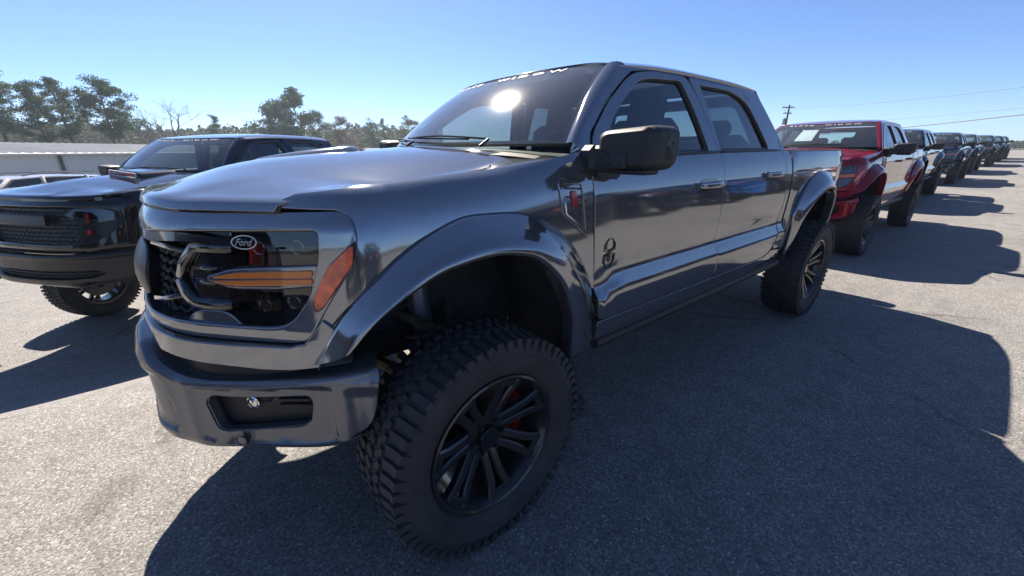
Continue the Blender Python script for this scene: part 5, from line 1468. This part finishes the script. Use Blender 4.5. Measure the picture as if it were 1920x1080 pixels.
def bare(px, ytop, d, wpx, lab, seed, twigs=True):
    rng = np.random.default_rng(seed); c = cast(px, 270, d); top = cast(px, ytop, d)[2]; zg = float(terr(c[0], c[1])); H = top - zg; W = wpx/FPX*d/2
    r = thing('bare_tree', lab, 'tree', (c[0], c[1], zg), 0, 'trees along the back of the lot')
    b = MB(); tw = MB()
    def grow(p, dr, L, rad, lev):
        q = p + dr*L; mid = p + dr*L*.5 + rng.normal(size=3)*L*.04
        (b if lev < 3 else tw).tube([p, mid, q], [rad, rad*.85, rad*.65], 5 if lev < 3 else 3, caps=False)
        if lev >= 6: return
        for k in range(3 if lev in (1, 2, 3) else 2):
            nd = dr + rng.normal(size=3)*(.36 if lev < 2 else .48); nd[2] = abs(nd[2])*.8 + .22; nd /= np.linalg.norm(nd)
            grow(q if k else p + dr*L*(.6 + .4*rng.random()), nd, L*(.66 + .16*rng.random()), rad*.58, lev + 1)
    grow(np.array([0, 0, -.2]), np.array([0, 0, 1.0]), H*.27, H*.014, 0)
    for mb in (b, tw):
        v = np.concatenate(mb.v); 
    allv = np.concatenate(b.v + tw.v); sx = W/np.percentile(np.abs(allv[:, :2]), 97); sz = H/allv[:, 2].max()
    for mb in (b, tw): mb.v = [a*np.array([sx, sx, sz]) for a in mb.v]
    b.build('trunk', M['barkg'], r); tw.build('branch', M['barkg'], r)
    return r
pine(16, 128, 88, 96, 'tall pine with an open crown at the far left edge', 1, n=2600, trunk_frac=.46)
pine(88, 160, 92, 80, 'broad pine just right of the tall left edge pine', 2, trunk_frac=.42, n=3200)
pine(140, 152, 95, 84, 'dense pine between the broad pine and the leaning crowned one', 3, trunk_frac=.42, n=3200)
pine(214, 155, 90, 118, 'flat topped pine with a bare dark trunk above the warehouse roof', 4, trunk_frac=.46, n=3600)
bare(72, 205, 96, 60, 'bare grey tree standing between the two left pines', 11)
bare(330, 184, 112, 92, 'bare tree with a wide fan of branches in the gap left of the middle', 12)
bare(282, 196, 108, 62, 'thin bare tree right beside the flat topped pine', 13)
bare(262, 222, 102, 44, 'small bare tree below the flat topped pine', 14)
pine(410, 217, 118, 50, 'small pointed young pine beside the fan shaped bare tree', 5, trunk_frac=.12, n=1400)
pine(477, 238, 124, 36, 'low olive bush-like tree in the wide sky gap', 6, mat='olive', trunk_frac=.1, n=900)
pine(553, 180, 118, 160, 'big dark pine, tallest of the clump behind the angled pickup roof', 7, trunk_frac=.20, n=5200)
pine(511, 220, 116, 66, 'small pine tucked against the left side of the tallest clump pine', 8, trunk_frac=.15, n=1500)
pine(602, 208, 122, 84, 'pine leaning out on the right side of the tallest clump pine', 9, trunk_frac=.2, n=2200, mat='leaf')
pine(641, 220, 126, 84, 'rounded evergreen with reddish twigs right of the clump', 10, trunk_frac=.15, n=2200, mat='twig')
bare(668, 222, 126, 56, 'grey bare tree between the rounded evergreens', 15)
pine(700, 230, 130, 92, 'round dark evergreen left of the forked pine', 16, trunk_frac=.1, n=2200)
pine(722, 222, 132, 34, 'slim forked pine rising behind the round dark evergreen', 17, trunk_frac=.3, n=1000)
pine(768, 222, 130, 90, 'wide open crowned tree next to the grey windshield pillar', 18, trunk_frac=.25, n=1700, mat='leaf')
bare(745, 232, 134, 40, 'slight bare tree just left of the wide open crowned tree', 19)
# the wood behind them reads as one mass
def treeline():
    rng = np.random.default_rng(5); Vs, n0 = [], 0
    m = MB()
    for (x0, x1, yt, d0, n, sz) in ((-260, 830, 241, 150, 42000, .5), (-200, 820, 250, 128, 20000, .36), (1380, 2300, 266, 190, 16000, .5), (-900, -260, 250, 150, 3000, .8), (2300, 3200, 262, 190, 3000, .8)):
        px = rng.random(n)*(x1-x0) + x0; d = d0 + rng.random(n)*45
        P = np.array([cast(a, 270, q) for a, q in zip(np.clip(px, -500, 2600), d)])
        top = np.array([cast(a, yt, q)[2] for a, q in zip(np.clip(px, -500, 2600), d)])
        gx = np.arange(x0 - 20, x1 + 20, 6.5); gh = rng.random(len(gx)); gl = np.convolve(rng.random(len(gx) + 24), np.ones(25)/25, 'valid')
        bump = np.interp(px, gx, .95 + .22*gh + .8*(gl - .5)) * (.86 + .14*rng.random(n))
        zg = terr(P[:, 0], P[:, 1]); z = zg + (top - zg)*rng.random(n)**.8*bump
        p = np.stack([P[:, 0], P[:, 1], z], 1)
        a = rng.normal(size=(n, 3)); a /= np.linalg.norm(a, axis=1)[:, None]; c = rng.normal(size=(n, 3)); c -= a*np.einsum('ij,ij->i', a, c)[:, None]; c /= np.linalg.norm(c, axis=1)[:, None]
        s = sz*(.5 + rng.random(n))[:, None]
        m.add(np.stack([p - a*s, p + c*s*.6, p + a*s, p - c*s*.6], 1).reshape(-1, 3), [(4*i, 4*i+1, 4*i+2, 4*i+3) for i in range(n)])
    tag(m.build('treeline', M['twig2']), kind='stuff')
M['twig2'] = leafmat('winter_wood', (.050, .060, .034))
treeline()

# ------------------------------------------------------------------ thin morning haze over the lot and the woods
hm = bpy.data.materials.new('haze'); hm.use_nodes = True; hn = hm.node_tree; hn.nodes.clear()
ho = hn.nodes.new('ShaderNodeOutputMaterial'); hv = hn.nodes.new('ShaderNodeVolumePrincipled')
hv.inputs['Color'].default_value = (.72, .86, 1, 1); hv.inputs['Density'].default_value = .0007; hv.inputs['Anisotropy'].default_value = .2
hn.links.new(hv.outputs[0], ho.inputs['Volume'])
b = MB(); x0, x1, y0, y1, z0, z1 = -440, 440, -440, 440, -5, 24
b.add([(x0, y0, z0), (x1, y0, z0), (x1, y1, z0), (x0, y1, z0), (x0, y0, z1), (x1, y0, z1), (x1, y1, z1), (x0, y1, z1)], [(3, 2, 1, 0), (4, 5, 6, 7), (0, 1, 5, 4), (1, 2, 6, 5), (2, 3, 7, 6), (3, 0, 4, 7)])
tag(b.build('haze', hm), kind='stuff')
scene.cycles.volume_step_rate = 5; scene.cycles.volume_max_steps = 32
